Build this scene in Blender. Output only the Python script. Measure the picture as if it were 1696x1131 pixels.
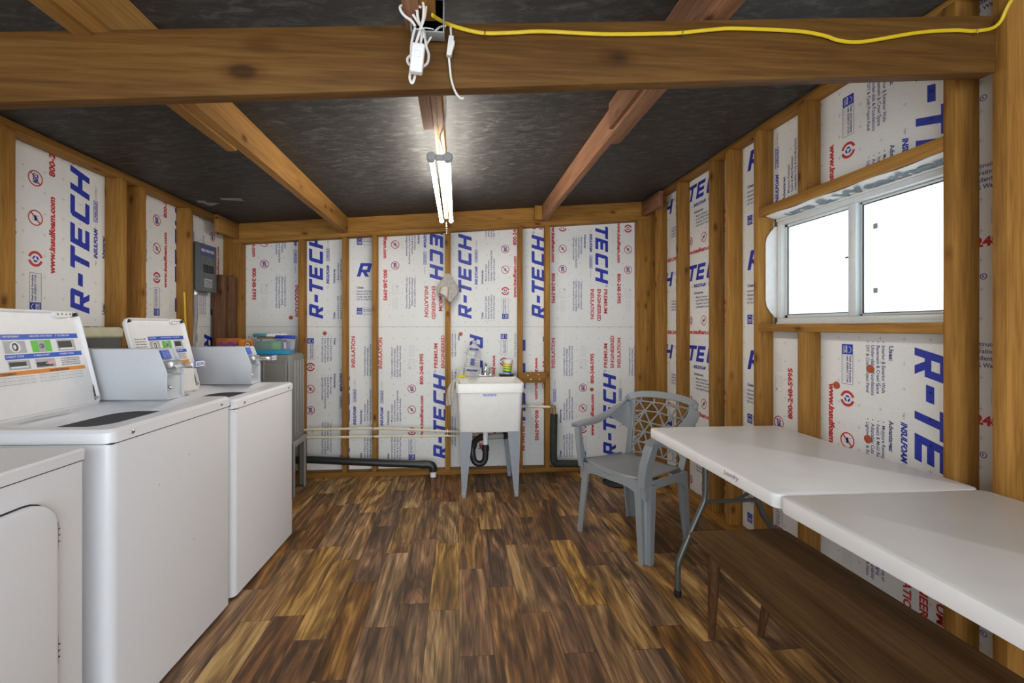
import bpy, bmesh, math, random
import numpy as np
from mathutils import Vector, Matrix
random.seed(7)
PI = math.pi
C = bpy.context.scene.collection
for o in list(bpy.data.objects): bpy.data.objects.remove(o)

# ---------------------------------------------------------------- camera, world, exposure
F, CX, CY, H = 737.0, 812.0, 541.0, 1.25
A = math.atan((CX - 758) / F)
L2 = (math.sin(A), math.cos(A)); R2 = (math.cos(A), -math.sin(A))
cam_d = bpy.data.cameras.new('camera'); cam = bpy.data.objects.new('camera', cam_d); C.objects.link(cam)
cam.location = (0, 0, H); cam.rotation_euler = (PI / 2, 0, -A)
cam_d.sensor_width = 36; cam_d.lens = 36 * F / 1696
cam_d.shift_x = (848 - CX) / 1696; cam_d.shift_y = -(565.5 - CY) / 1696
cam_d.clip_start = 0.02
bpy.context.scene.camera = cam
world = bpy.data.worlds.new('daylight'); bpy.context.scene.world = world; world.use_nodes = True
wn = world.node_tree.nodes['Background']; wn.inputs[0].default_value = (0.86, 0.93, 1.0, 1); wn.inputs[1].default_value = 2.0
vs = bpy.context.scene.view_settings
vs.view_transform = 'Standard'; vs.look = 'None'; vs.gamma = 1; vs.use_curve_mapping = False
vs.exposure = 1.25
TUBE_STRENGTH = 33.0

def ray(px, py):
    return (L2[0]*F + R2[0]*(px-CX), L2[1]*F + R2[1]*(px-CX), CY-py)
def onx(px, py, X):
    d = ray(px, py); t = X/d[0]; return (X, d[1]*t, H+d[2]*t)
def ony(px, py, Y):
    d = ray(px, py); t = Y/d[1]; return (d[0]*t, Y, H+d[2]*t)
def ceil_z(x): return 2.235 + 0.0735*x

# ---------------------------------------------------------------- materials
def new_mat(name):
    m = bpy.data.materials.new(name); m.use_nodes = True
    nt = m.node_tree; return m, nt, nt.nodes['Principled BSDF']
def N(nt, t, **kw):
    n = nt.nodes.new(t)
    for k, v in kw.items(): setattr(n, k, v)
    return n
def ramp(nt, stops):
    r = N(nt, 'ShaderNodeValToRGB'); e = r.color_ramp.elements
    while len(e) < len(stops): e.new(0.5)
    for i, (p, c) in enumerate(stops): e[i].position = p; e[i].color = (*c, 1)
    return r
def plain(name, col, rough=0.5, metal=0.0, var=0.06, scale=30, bump=0.0, **kw):
    m, nt, b = new_mat(name)
    tc = N(nt, 'ShaderNodeTexCoord'); no = N(nt, 'ShaderNodeTexNoise'); no.inputs['Scale'].default_value = scale
    nt.links.new(tc.outputs['Object'], no.inputs['Vector'])
    r = ramp(nt, [(0.3, tuple(c*(1-var) for c in col)), (0.7, tuple(min(1, c*(1+var)) for c in col))])
    nt.links.new(no.outputs['Fac'], r.inputs['Fac']); nt.links.new(r.outputs['Color'], b.inputs['Base Color'])
    b.inputs['Roughness'].default_value = rough; b.inputs['Metallic'].default_value = metal
    for k, v in kw.items(): b.inputs[k.replace('_', ' ')].default_value = v
    if bump:
        bp = N(nt, 'ShaderNodeBump'); bp.inputs['Strength'].default_value = bump; bp.inputs['Distance'].default_value = 0.002
        nt.links.new(no.outputs['Fac'], bp.inputs['Height']); nt.links.new(bp.outputs['Normal'], b.inputs['Normal'])
    return m
def wood(name, axis, dark, mid, light, rough=0.65, grain=110, knots=True, kn=(9, 4.5)):
    m, nt, b = new_mat(name)
    tc = N(nt, 'ShaderNodeTexCoord'); oi = N(nt, 'ShaderNodeObjectInfo')
    off = N(nt, 'ShaderNodeVectorMath', operation='SCALE'); off.inputs['Scale'].default_value = 37.0
    cb = N(nt, 'ShaderNodeCombineXYZ')
    for i in range(3): nt.links.new(oi.outputs['Random'], cb.inputs[i])
    nt.links.new(cb.outputs[0], off.inputs[0])
    add = N(nt, 'ShaderNodeVectorMath', operation='ADD')
    nt.links.new(tc.outputs['Object'], add.inputs[0]); nt.links.new(off.outputs[0], add.inputs[1])
    mp = N(nt, 'ShaderNodeMapping'); s = [grain]*3; s[axis] = grain*0.05; mp.inputs['Scale'].default_value = s
    mp2 = N(nt, 'ShaderNodeMapping'); s2 = [16]*3; s2[axis] = 1.2; mp2.inputs['Scale'].default_value = s2
    nt.links.new(add.outputs[0], mp.inputs[0]); nt.links.new(add.outputs[0], mp2.inputs[0])
    n1 = N(nt, 'ShaderNodeTexNoise'); n1.inputs['Scale'].default_value = 1.0; n1.inputs['Detail'].default_value = 6; n1.inputs['Distortion'].default_value = 0.6
    n2 = N(nt, 'ShaderNodeTexNoise'); n2.inputs['Scale'].default_value = 1.0; n2.inputs['Detail'].default_value = 3
    nt.links.new(mp.outputs[0], n1.inputs['Vector']); nt.links.new(mp2.outputs[0], n2.inputs['Vector'])
    mx = N(nt, 'ShaderNodeMath', operation='MULTIPLY_ADD'); mx.inputs[1].default_value = 0.5
    nt.links.new(n1.outputs['Fac'], mx.inputs[0])
    h = N(nt, 'ShaderNodeMath', operation='MULTIPLY'); h.inputs[1].default_value = 0.5
    nt.links.new(n2.outputs['Fac'], h.inputs[0]); nt.links.new(h.outputs[0], mx.inputs[2])
    r = ramp(nt, [(0.34, dark), (0.5, mid), (0.64, light)])
    nt.links.new(mx.outputs[0], r.inputs['Fac'])
    col = r.outputs['Color']
    # board to board variation
    hs = N(nt, 'ShaderNodeHueSaturation'); mr = N(nt, 'ShaderNodeMapRange'); mr.inputs['To Min'].default_value = 0.85; mr.inputs['To Max'].default_value = 1.15
    nt.links.new(oi.outputs['Random'], mr.inputs['Value']); nt.links.new(mr.outputs[0], hs.inputs['Value']); nt.links.new(col, hs.inputs['Color'])
    col = hs.outputs['Color']
    if knots:
        mp3 = N(nt, 'ShaderNodeMapping'); s3 = [kn[0]]*3; s3[axis] = kn[1]; mp3.inputs['Scale'].default_value = s3
        nt.links.new(add.outputs[0], mp3.inputs[0])
        vo = N(nt, 'ShaderNodeTexVoronoi'); vo.inputs['Scale'].default_value = 1.0; nt.links.new(mp3.outputs[0], vo.inputs['Vector'])
        kr = ramp(nt, [(0.07, (0.22, 0.17, 0.14)), (0.12, (0.75, 0.65, 0.55)), (0.2, (1, 1, 1))]); nt.links.new(vo.outputs['Distance'], kr.inputs['Fac'])
        mm = N(nt, 'ShaderNodeMix', data_type='RGBA', blend_type='MULTIPLY'); mm.inputs['Factor'].default_value = 0.85
        nt.links.new(col, mm.inputs['A']); nt.links.new(kr.outputs['Color'], mm.inputs['B']); col = mm.outputs['Result']
    nt.links.new(col, b.inputs['Base Color']); b.inputs['Roughness'].default_value = rough; b.inputs['Specular IOR Level'].default_value = 0.2
    bp = N(nt, 'ShaderNodeBump'); bp.inputs['Strength'].default_value = 0.25; bp.inputs['Distance'].default_value = 0.002
    nt.links.new(n1.outputs['Fac'], bp.inputs['Height']); nt.links.new(bp.outputs['Normal'], b.inputs['Normal'])
    return m
FIR = ((0.20, 0.088, 0.017), (0.31, 0.148, 0.030), (0.40, 0.205, 0.048))
BEAM = ((0.085, 0.036, 0.008), (0.135, 0.062, 0.013), (0.185, 0.092, 0.022))
RED = ((0.16, 0.075, 0.038), (0.24, 0.115, 0.062), (0.33, 0.175, 0.10))
W = {a: wood('stud_fir_'+'xyz'[a], a, *FIR) for a in range(3)}
WB = wood('beam_wood', 0, *BEAM, grain=85, kn=(5, 2.6))
WR = wood('red_rafter_wood', 1, *RED)
WT = wood('tan_rafter_wood', 1, (0.21, 0.10, 0.025), (0.29, 0.145, 0.037), (0.37, 0.19, 0.055))
WD = wood('dark_board_wood', 2, (0.07, 0.03, 0.015), (0.13, 0.06, 0.03), (0.2, 0.1, 0.05))
WBENCH = wood('bench_walnut', 1, (0.065, 0.034, 0.012), (0.115, 0.06, 0.022), (0.165, 0.09, 0.035), rough=0.5, grain=110, knots=False)
WBENCHL = wood('bench_leg_wood', 2, (0.05, 0.022, 0.01), (0.1, 0.045, 0.02), (0.15, 0.07, 0.03), rough=0.5, knots=False)
M = {}
M['foam'] = plain('foam_white', (0.755, 0.765, 0.745), 0.6, var=0.035, scale=160, bump=0.25)
M['blue'] = plain('foam_blue_ink', (0.012, 0.03, 0.36), 0.5, var=0.25, scale=60)
M['ink'] = plain('foam_small_ink', (0.06, 0.07, 0.22), 0.5)
M['red'] = plain('foam_red_ink', (0.52, 0.03, 0.03), 0.5)
M['grey_ink'] = plain('foam_grey_ink', (0.38, 0.38, 0.46), 0.5)
M['ply'] = plain('wall_sheathing', (0.35, 0.25, 0.15), 0.8, var=0.2)
M['cap'] = plain('fastener_cap_plastic', (0.42, 0.085, 0.03), 0.45)
M['enamel'] = plain('washer_enamel', (0.80, 0.81, 0.84), 0.28, var=0.015, scale=200)
M['enamel2'] = plain('coin_box_paint', (0.62, 0.65, 0.69), 0.5, var=0.03, scale=400, bump=0.15)
M['enamel3'] = plain('lid_enamel', (0.80, 0.80, 0.81), 0.3, var=0.02)
M['seam'] = plain('dark_seam', (0.02, 0.02, 0.022), 0.6)
M['steel'] = plain('steel', (0.55, 0.55, 0.53), 0.3, 1.0)
M['chrome'] = plain('chrome', (0.8, 0.8, 0.82), 0.12, 1.0)
M['drum'] = plain('washer_drum', (0.045, 0.05, 0.05), 0.4, var=0.2)
M['rust'] = plain('rusty_grime', (0.14, 0.12, 0.08), 0.8, var=0.5, scale=120)
M['white_pl'] = plain('white_plastic', (0.82, 0.82, 0.81), 0.4, var=0.02)
M['table'] = plain('table_plastic', (0.84, 0.84, 0.84), 0.3, var=0.02, scale=9, bump=0.03)
M['chair'] = plain('grey_chair_plastic', (0.235, 0.25, 0.26), 0.42, var=0.05, scale=120, bump=0.15)
M['leg_grey'] = plain('sink_leg_paint', (0.27, 0.29, 0.32), 0.45, var=0.05)
M['tablesteel'] = plain('table_leg_steel', (0.13, 0.14, 0.13), 0.35, 0.6)
M['tub'] = plain('laundry_tub_plastic', (0.80, 0.79, 0.76), 0.35, var=0.02)
M['cream'] = plain('cream_pipe', (0.72, 0.66, 0.50), 0.4)
M['abs'] = plain('black_abs', (0.018, 0.02, 0.022), 0.35)
M['pipewrap'] = plain('pipe_insulation', (0.02, 0.03, 0.024), 0.7, var=0.3, bump=0.5)
M['brass'] = plain('brass', (0.45, 0.3, 0.1), 0.35, 0.9)
M['yellow'] = plain('yellow_cable', (0.62, 0.43, 0.012), 0.4)
M['yellowlid'] = plain('yellow_plastic', (0.85, 0.70, 0.02), 0.4)
M['cord'] = plain('white_cord', (0.72, 0.70, 0.66), 0.45)
M['panelgrey'] = plain('breaker_grey', (0.12, 0.14, 0.15), 0.4, 0.2)
M['conduit'] = plain('conduit_grey', (0.27, 0.28, 0.29), 0.4)
M['black'] = plain('black_plastic', (0.012, 0.012, 0.014), 0.4)
M['greybin'] = plain('grey_storage_plastic', (0.22, 0.22, 0.205), 0.4, var=0.08, scale=6)
M['greybin2'] = plain('grey_storage_edge', (0.33, 0.34, 0.33), 0.4, var=0.05)
M['paleyel'] = plain('pale_yellow_lid', (0.62, 0.6, 0.42), 0.5)
M['cloth'] = plain('grey_rag_cloth', (0.42, 0.39, 0.35), 0.9, var=0.15, scale=60, bump=0.5)
M['cloth2'] = plain('cream_cloth', (0.62, 0.57, 0.49), 0.9, var=0.12, scale=60, bump=0.5)
M['alum'] = plain('white_vinyl_frame', (0.66, 0.70, 0.70), 0.35, var=0.03)
M['wrap'] = plain('white_house_wrap', (0.74, 0.74, 0.72), 0.5, var=0.04, bump=0.3)
M['wrapink'] = plain('wrap_dark_lettering', (0.13, 0.17, 0.2), 0.5)
M['orange'] = plain('orange_card', (0.72, 0.27, 0.02), 0.5, var=0.1)
M['orange2'] = plain('red_orange_card', (0.50, 0.12, 0.03), 0.5, var=0.15)
M['green'] = plain('green_packet', (0.07, 0.42, 0.04), 0.4, var=0.3, scale=15)
M['dkgreen'] = plain('dark_green_packet', (0.02, 0.18, 0.05), 0.4, var=0.2)
M['skyblue'] = plain('blue_tub_base', (0.02, 0.30, 0.55), 0.4)
M['teal'] = plain('teal_packet', (0.05, 0.25, 0.30), 0.4, var=0.2)
M['royal'] = plain('royal_blue_packet', (0.01, 0.03, 0.38), 0.35, var=0.2)
M['purple'] = plain('purple_packet', (0.2, 0.08, 0.28), 0.4, var=0.2)
M['kraft'] = plain('brown_card', (0.2, 0.11, 0.04), 0.7)
M['lblue'] = plain('label_blue', (0.01, 0.09, 0.55), 0.4, var=0.03)
M['lgreen'] = plain('label_green', (0.12, 0.55, 0.05), 0.4, var=0.05)
M['lorange'] = plain('label_orange', (0.75, 0.25, 0.02), 0.4, var=0.05)
M['lgrey'] = plain('label_grey', (0.45, 0.46, 0.47), 0.5, var=0.05)
M['ldark'] = plain('label_dark', (0.04, 0.045, 0.045), 0.5, var=0.05)
M['lwhite'] = plain('label_white', (0.82, 0.82, 0.83), 0.45, var=0.01)
M['skin'] = plain('label_hand_pink', (0.75, 0.45, 0.38), 0.5, var=0.03)
M['paper'] = plain('paper_scrap', (0.3, 0.29, 0.3), 0.8)
M['marker'] = plain('black_marker', (0.01, 0.01, 0.012), 0.6)

def transp(name, col, alpha, rough=0.15):
    m, nt, b = new_mat(name)
    b.inputs['Base Color'].default_value = (*col, 1); b.inputs['Roughness'].default_value = rough
    tr = N(nt, 'ShaderNodeBsdfTransparent'); mx = N(nt, 'ShaderNodeMixShader'); mx.inputs[0].default_value = alpha
    fr = N(nt, 'ShaderNodeLayerWeight'); fr.inputs['Blend'].default_value = 0.4
    ad = N(nt, 'ShaderNodeMath', operation='MULTIPLY_ADD'); ad.inputs[1].default_value = 0.7; ad.inputs[2].default_value = alpha; ad.use_clamp = True
    nt.links.new(fr.outputs['Facing'], ad.inputs[0]); nt.links.new(ad.outputs[0], mx.inputs[0])
    nt.links.new(tr.outputs[0], mx.inputs[1]); nt.links.new(b.outputs[0], mx.inputs[2])
    nt.links.new(mx.outputs[0], nt.nodes['Material Output'].inputs['Surface'])
    return m
M['clear'] = transp('clear_plastic', (0.8, 0.82, 0.82), 0.3)
M['cleargrey'] = transp('translucent_bin', (0.5, 0.6, 0.65), 0.3)
# frosted window glass: daylight scatters through it
m, nt, b = new_mat('frosted_glass')
tl = N(nt, 'ShaderNodeBsdfTranslucent'); tl.inputs['Color'].default_value = (0.62, 0.65, 0.66, 1)
gl = N(nt, 'ShaderNodeBsdfGlossy'); gl.inputs['Roughness'].default_value = 0.25; gl.inputs['Color'].default_value = (0.9, 0.9, 0.9, 1)
mx = N(nt, 'ShaderNodeMixShader'); mx.inputs[0].default_value = 0.06
no = N(nt, 'ShaderNodeTexNoise'); no.inputs['Scale'].default_value = 500; bp = N(nt, 'ShaderNodeBump'); bp.inputs['Strength'].default_value = 0.5
tc = N(nt, 'ShaderNodeTexCoord'); nt.links.new(tc.outputs['Object'], no.inputs['Vector']); nt.links.new(no.outputs['Fac'], bp.inputs['Height'])
nt.links.new(bp.outputs['Normal'], gl.inputs['Normal'])
nt.links.new(tl.outputs[0], mx.inputs[1]); nt.links.new(gl.outputs[0], mx.inputs[2]); nt.links.new(mx.outputs[0], nt.nodes['Material Output'].inputs['Surface'])
M['frost'] = m
m, nt, b = new_mat('lit_tube'); b.inputs['Base Color'].default_value = (1, 1, 1, 1)
b.inputs['Emission Color'].default_value = (1.0, 0.945, 0.86, 1); b.inputs['Emission Strength'].default_value = TUBE_STRENGTH
M['tube'] = m

# ceiling underlay
m, nt, b = new_mat('ceiling_felt')
tc = N(nt, 'ShaderNodeTexCoord'); mp = N(nt, 'ShaderNodeMapping'); mp.inputs['Scale'].default_value = (13, 34, 14); mp.inputs['Rotation'].default_value = (0, 0, 0.15)
no = N(nt, 'ShaderNodeTexNoise'); no.inputs['Scale'].default_value = 1; no.inputs['Detail'].default_value = 8; no.inputs['Roughness'].default_value = 0.7; no.inputs['Distortion'].default_value = 0.8
nt.links.new(tc.outputs['Object'], mp.inputs[0]); nt.links.new(mp.outputs[0], no.inputs['Vector'])
r = ramp(nt, [(0.35, (0.014, 0.013, 0.012)), (0.52, (0.030, 0.029, 0.026)), (0.66, (0.085, 0.083, 0.077))]); nt.links.new(no.outputs['Fac'], r.inputs['Fac'])
nt.links.new(r.outputs['Color'], b.inputs['Base Color']); b.inputs['Roughness'].default_value = 0.55
bp = N(nt, 'ShaderNodeBump'); bp.inputs['Strength'].default_value = 0.4; bp.inputs['Distance'].default_value = 0.003
nt.links.new(no.outputs['Fac'], bp.inputs['Height']); nt.links.new(bp.outputs['Normal'], b.inputs['Normal'])
M['ceiling'] = m

# floor planks
PW = 0.133
m, nt, b = new_mat('acacia_plank_floor')
geo = N(nt, 'ShaderNodeTexCoord'); sp = N(nt, 'ShaderNodeSeparateXYZ'); nt.links.new(geo.outputs['Object'], sp.inputs[0])
def math_(op, a, b_=None, c=None, clamp=False):
    n = N(nt, 'ShaderNodeMath', operation=op); n.use_clamp = clamp
    for i, v in enumerate((a, b_, c)):
        if v is None: continue
        if isinstance(v, (int, float)): n.inputs[i].default_value = v
        else: nt.links.new(v, n.inputs[i])
    return n.outputs[0]
px = math_('MULTIPLY_ADD', sp.outputs['X'], 1/PW, 0.042/PW + 50)
col = math_('FLOOR', px); fx = math_('FRACT', px)
wn1 = N(nt, 'ShaderNodeTexWhiteNoise', noise_dimensions='1D'); nt.links.new(col, wn1.inputs['W'])
py = math_('ADD', math_('MULTIPLY', sp.outputs['Y'], 1/0.61), math_('MULTIPLY', wn1.outputs['Value'], 7.3))
row = math_('FLOOR', py); fy = math_('FRACT', py)
cb = N(nt, 'ShaderNodeCombineXYZ'); nt.links.new(col, cb.inputs[0]); nt.links.new(row, cb.inputs[1])
wn2 = N(nt, 'ShaderNodeTexWhiteNoise', noise_dimensions='3D'); nt.links.new(cb.outputs[0], wn2.inputs['Vector'])
sc = N(nt, 'ShaderNodeVectorMath', operation='SCALE'); sc.inputs['Scale'].default_value = 23.0; nt.links.new(wn2.outputs['Color'], sc.inputs[0])
ad = N(nt, 'ShaderNodeVectorMath', operation='ADD'); nt.links.new(geo.outputs['Object'], ad.inputs[0]); nt.links.new(sc.outputs[0], ad.inputs[1])
def stretched(sx, sy, det, dist, rough=0.55):
    mp = N(nt, 'ShaderNodeMapping'); mp.inputs['Scale'].default_value = (sx, sy, 1); nt.links.new(ad.outputs[0], mp.inputs[0])
    no = N(nt, 'ShaderNodeTexNoise'); no.inputs['Scale'].default_value = 1; no.inputs['Detail'].default_value = det; no.inputs['Distortion'].default_value = dist; no.inputs['Roughness'].default_value = rough
    nt.links.new(mp.outputs[0], no.inputs['Vector']); return no.outputs['Fac']
big = stretched(9, 1.5, 2, 2.2); fine = stretched(48, 2.6, 4, 1.5); hair = stretched(240, 9, 3, 0.3)
grain = math_('ADD', math_('MULTIPLY', big, 0.52), math_('ADD', math_('MULTIPLY', fine, 0.40), math_('MULTIPLY', hair, 0.08)))
shift = math_('MULTIPLY_ADD', wn2.outputs['Value'], 0.12, -0.06)
g2 = math_('ADD', grain, shift)
r = ramp(nt, [(0.38, (0.055, 0.029, 0.010)), (0.45, (0.115, 0.058, 0.019)), (0.51, (0.18, 0.090, 0.026)), (0.57, (0.30, 0.155, 0.042)), (0.64, (0.46, 0.27, 0.092))])
nt.links.new(g2, r.inputs['Fac'])
hs = N(nt, 'ShaderNodeHueSaturation'); nt.links.new(r.outputs['Color'], hs.inputs['Color'])
spc = N(nt, 'ShaderNodeSeparateColor'); nt.links.new(wn2.outputs['Color'], spc.inputs[0])
nt.links.new(math_('MULTIPLY_ADD', spc.outputs[0], 0.018, 0.489), hs.inputs['Hue']); nt.links.new(math_('MULTIPLY_ADD', spc.outputs[1], 0.25, 0.82), hs.inputs['Saturation'])
nt.links.new(math_('MULTIPLY_ADD', spc.outputs[2], 0.4, 0.95), hs.inputs['Value'])
ex = math_('MINIMUM', fx, math_('SUBTRACT', 1.0, fx)); ey = math_('MINIMUM', fy, math_('SUBTRACT', 1.0, fy))
seam = math_('MINIMUM', math_('MULTIPLY', ex, PW/0.0016), math_('MULTIPLY', ey, 0.61/0.0016), clamp=True)
mm = N(nt, 'ShaderNodeMix', data_type='RGBA'); nt.links.new(seam, mm.inputs['Factor']); mm.inputs['A'].default_value = (0.02, 0.01, 0.006, 1)
nt.links.new(hs.outputs['Color'], mm.inputs['B']); nt.links.new(mm.outputs['Result'], b.inputs['Base Color'])
nt.links.new(math_('MULTIPLY_ADD', fine, 0.2, 0.38), b.inputs['Roughness']); b.inputs['Specular IOR Level'].default_value = 0.35
M['floor'] = m

# ---------------------------------------------------------------- mesh helpers
class MB:
    def __init__(s): s.v = []; s.f = []; s.m = []; s.mats = []; s.sm = []; s.T = None
    def mi(s, mat):
        if mat not in s.mats: s.mats.append(mat)
        return s.mats.index(mat)
    def add(s, vs, fs, mat, smooth=False):
        k = len(s.v)
        if s.T is not None: vs = [tuple(s.T @ Vector(p)) for p in vs]
        s.v += [tuple(p) for p in vs]; i = s.mi(mat)
        for f in fs: s.f.append(tuple(a+k for a in f)); s.m.append(i); s.sm.append(smooth)
        return s
    def bm_add(s, bm, mat, smooth=False):
        bm.verts.index_update()
        s.add([v.co[:] for v in bm.verts], [[v.index for v in f.verts] for f in bm.faces], mat, smooth); bm.free(); return s
    def box(s, x0, x1, y0, y1, z0, z1, mat, bev=0.0, seg=2):
        bm = bmesh.new(); bmesh.ops.create_cube(bm, size=1)
        for v in bm.verts: v.co = Vector(((x0+x1)/2+v.co.x*(x1-x0), (y0+y1)/2+v.co.y*(y1-y0), (z0+z1)/2+v.co.z*(z1-z0)))
        if bev: bmesh.ops.bevel(bm, geom=list(bm.edges), offset=bev, segments=seg, affect='EDGES', profile=0.5)
        return s.bm_add(bm, mat, False)
    def hexa(s, p, mat, bev=0.0):  # 8 corners: bottom 4 ccw, top 4 ccw
        bm = bmesh.new(); vs = [bm.verts.new(q) for q in p]
        for f in ((0, 3, 2, 1), (4, 5, 6, 7), (0, 1, 5, 4), (1, 2, 6, 5), (2, 3, 7, 6), (3, 0, 4, 7)): bm.faces.new([vs[i] for i in f])
        if bev: bmesh.ops.bevel(bm, geom=list(bm.edges), offset=bev, segments=2, affect='EDGES', profile=0.5)
        return s.bm_add(bm, mat)
    def prism(s, poly, a0, a1, axis, mat, bev=0.0):  # poly 2D in the other two axes (cyclic order xyz without axis)
        def P(u, v, w): return {0: (w, u, v), 1: (u, w, v), 2: (u, v, w)}[axis]
        bm = bmesh.new(); lo = [bm.verts.new(P(u, v, a0)) for u, v in poly]; hi = [bm.verts.new(P(u, v, a1)) for u, v in poly]; n = len(poly)
        bm.faces.new(lo[::-1]); bm.faces.new(hi)
        for i in range(n): bm.faces.new([lo[i], lo[(i+1) % n], hi[(i+1) % n], hi[i]])
        bmesh.ops.recalc_face_normals(bm, faces=bm.faces)
        if bev: bmesh.ops.bevel(bm, geom=list(bm.edges), offset=bev, segments=2, affect='EDGES', profile=0.5)
        return s.bm_add(bm, mat)
    def loft(s, rings, mat, cap0=True, cap1=True, closed=True, smooth=True):
        n = len(rings[0]); vs = [p for r_ in rings for p in r_]; fs = []
        for k in range(len(rings)-1):
            for i in range(n if closed else n-1):
                j = (i+1) % n; fs.append((k*n+i, k*n+j, (k+1)*n+j, (k+1)*n+i))
        s.add(vs, fs, mat, smooth)
        if cap0: s.add(rings[0], [tuple(range(n))[::-1]], mat, False)
        if cap1: s.add(rings[-1], [tuple(range(n))], mat, False)
        return s
    def lathe(s, prof, c, mat, axis=2, n=24, cap=True):
        rings = []
        for r_, h in prof:
            ring = []
            for i in range(n):
                a = 2*PI*i/n; u, v = r_*math.cos(a), r_*math.sin(a)
                p = {2: (u, v, h), 0: (h, u, v), 1: (v, h, u)}[axis]; ring.append((c[0]+p[0], c[1]+p[1], c[2]+p[2]))
            rings.append(ring)
        return s.loft(rings, mat, cap, cap)
    def cyl(s, p0, p1, r0, mat, r1=None, n=16, cap=True):
        return s.tube([p0, p1], r0, mat, n=n, radii=[r0, r0 if r1 is None else r1])
    def tube(s, pts, r0, mat, n=10, radii=None, flat=None):
        pts = [Vector(p) for p in pts]; up = None; rings = []
        for i, p in enumerate(pts):
            t = (pts[min(i+1, len(pts)-1)] - pts[max(i-1, 0)]).normalized()
            if up is None:
                up = Vector((0, 0, 1)) if abs(t.z) < 0.9 else Vector((1, 0, 0))
            a = (up - t*up.dot(t)).normalized(); up = a; bb = t.cross(a); rr = radii[i] if radii else r0
            if flat: rings.append([tuple(p + a*(math.cos(2*PI*k/n)*rr*flat[0]) + bb*(math.sin(2*PI*k/n)*rr*flat[1])) for k in range(n)])
            else: rings.append([tuple(p + a*(math.cos(2*PI*k/n)*rr) + bb*(math.sin(2*PI*k/n)*rr)) for k in range(n)])
        return s.loft(rings, mat)
    def sphere(s, c, r_, mat, sx=1, sy=1, sz=1):
        bm = bmesh.new(); bmesh.ops.create_uvsphere(bm, u_segments=14, v_segments=8, radius=r_)
        for v in bm.verts: v.co = Vector((c[0]+v.co.x*sx, c[1]+v.co.y*sy, c[2]+v.co.z*sz))
        return s.bm_add(bm, mat, True)
    def build(s, name, parent=None, center=True, label=None, cat=None, group=None, kind=None):
        me = bpy.data.meshes.new(name)
        v = np.array(s.v); off = Vector((0, 0, 0))
        if parent is None and center:
            lo, hi = v.min(0), v.max(0); off = Vector(((lo[0]+hi[0])/2, (lo[1]+hi[1])/2, lo[2])); v = v - np.array(off)
        me.from_pydata(v.tolist(), [], s.f)
        for mt in s.mats: me.materials.append(mt)
        me.polygons.foreach_set('material_index', s.m); me.polygons.foreach_set('use_smooth', s.sm)
        bm = bmesh.new(); bm.from_mesh(me); bmesh.ops.remove_doubles(bm, verts=bm.verts, dist=1e-6)
        bmesh.ops.recalc_face_normals(bm, faces=bm.faces); bm.to_mesh(me); bm.free(); me.update()
        try: me.set_sharp_from_angle(angle=math.radians(35))
        except Exception: pass
        o = bpy.data.objects.new(name, me); C.objects.link(o)
        if parent: o.parent = parent
        else: o.location = off
        if label: o['label'] = label
        if cat: o['category'] = cat
        if group: o['group'] = group
        if kind: o['kind'] = kind
        return o
def thing(name, label, cat, loc, rotz=0, group=None):
    o = bpy.data.objects.new(name, None); C.objects.link(o); o.empty_display_size = 0.1
    o.location = loc; o.rotation_euler = (0, 0, rotz); o['label'] = label; o['category'] = cat
    if group: o['group'] = group
    return o
def smooth_path(pts, k=6):
    P = [Vector(p) for p in pts]; out = []
    for i in range(len(P)-1):
        a, b_, c, d = P[max(i-1, 0)], P[i], P[i+1], P[min(i+2, len(P)-1)]
        for j in range(k):
            t = j/k
            out.append(0.5*((2*b_)+(c-a)*t+(2*a-5*b_+4*c-d)*t*t+(3*b_-a-3*c+d)*t**3))
    out.append(P[-1]); return out
def rrect(x0, x1, y0, y1, r_, n=5):
    out = []
    for cx, cy, a0 in ((x1-r_, y1-r_, 0), (x0+r_, y1-r_, PI/2), (x0+r_, y0+r_, PI), (x1-r_, y0+r_, 1.5*PI)):
        for i in range(n+1):
            a = a0 + PI/2*i/n; out.append((cx+r_*math.cos(a), cy+r_*math.sin(a)))
    return out
def ring(x0, x1, y0, y1, r_, z, n=5): return [(x, y, z) for x, y in rrect(x0, x1, y0, y1, r_, n)]

# lettering
_fc = {}
def text_mesh(s, bold=0.0, shear=0.0):
    k = (s, bold, shear)
    if k in _fc: return _fc[k]
    cu = bpy.data.curves.new('t', 'FONT'); cu.body = s; cu.size = 1; cu.resolution_u = 2; cu.offset = bold; cu.shear = shear
    ob = bpy.data.objects.new('t', cu); C.objects.link(ob); dg = bpy.context.evaluated_depsgraph_get()
    me = ob.evaluated_get(dg).to_mesh(); me.calc_loop_triangles()
    vs_ = np.array([v.co[:2] for v in me.vertices]).reshape(-1, 2); fs = [tuple(t.vertices) for t in me.loop_triangles]
    ob.evaluated_get(dg).to_mesh_clear(); bpy.data.objects.remove(ob); bpy.data.curves.remove(cu)
    _fc[k] = (vs_, fs); return vs_, fs
CAPH = None
def fit_text(s, u0, v0, width, cap, bold=0.0, shear=0.0):
    global CAPH
    if CAPH is None: CAPH = float(text_mesh('H')[0][:, 1].max())
    vs_, fs = text_mesh(s, bold, shear)
    x0, x1 = vs_[:, 0].min(), vs_[:, 0].max()
    out = np.empty_like(vs_); out[:, 0] = u0 + (vs_[:, 0]-x0)*width/(x1-x0); out[:, 1] = v0 + vs_[:, 1]*cap/CAPH
    return out, fs
def put_text(mb, s, o, ud, vd, width, cap, mat, bold=0.0, shear=0.0, align=0.0):
    vs_, fs = fit_text(s, 0, 0, width, cap, bold, shear); o = Vector(o); ud = Vector(ud); vd = Vector(vd)
    mb.add([tuple(o + ud*(float(u)-align*width) + vd*float(v)) for u, v in vs_], fs, mat)

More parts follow.
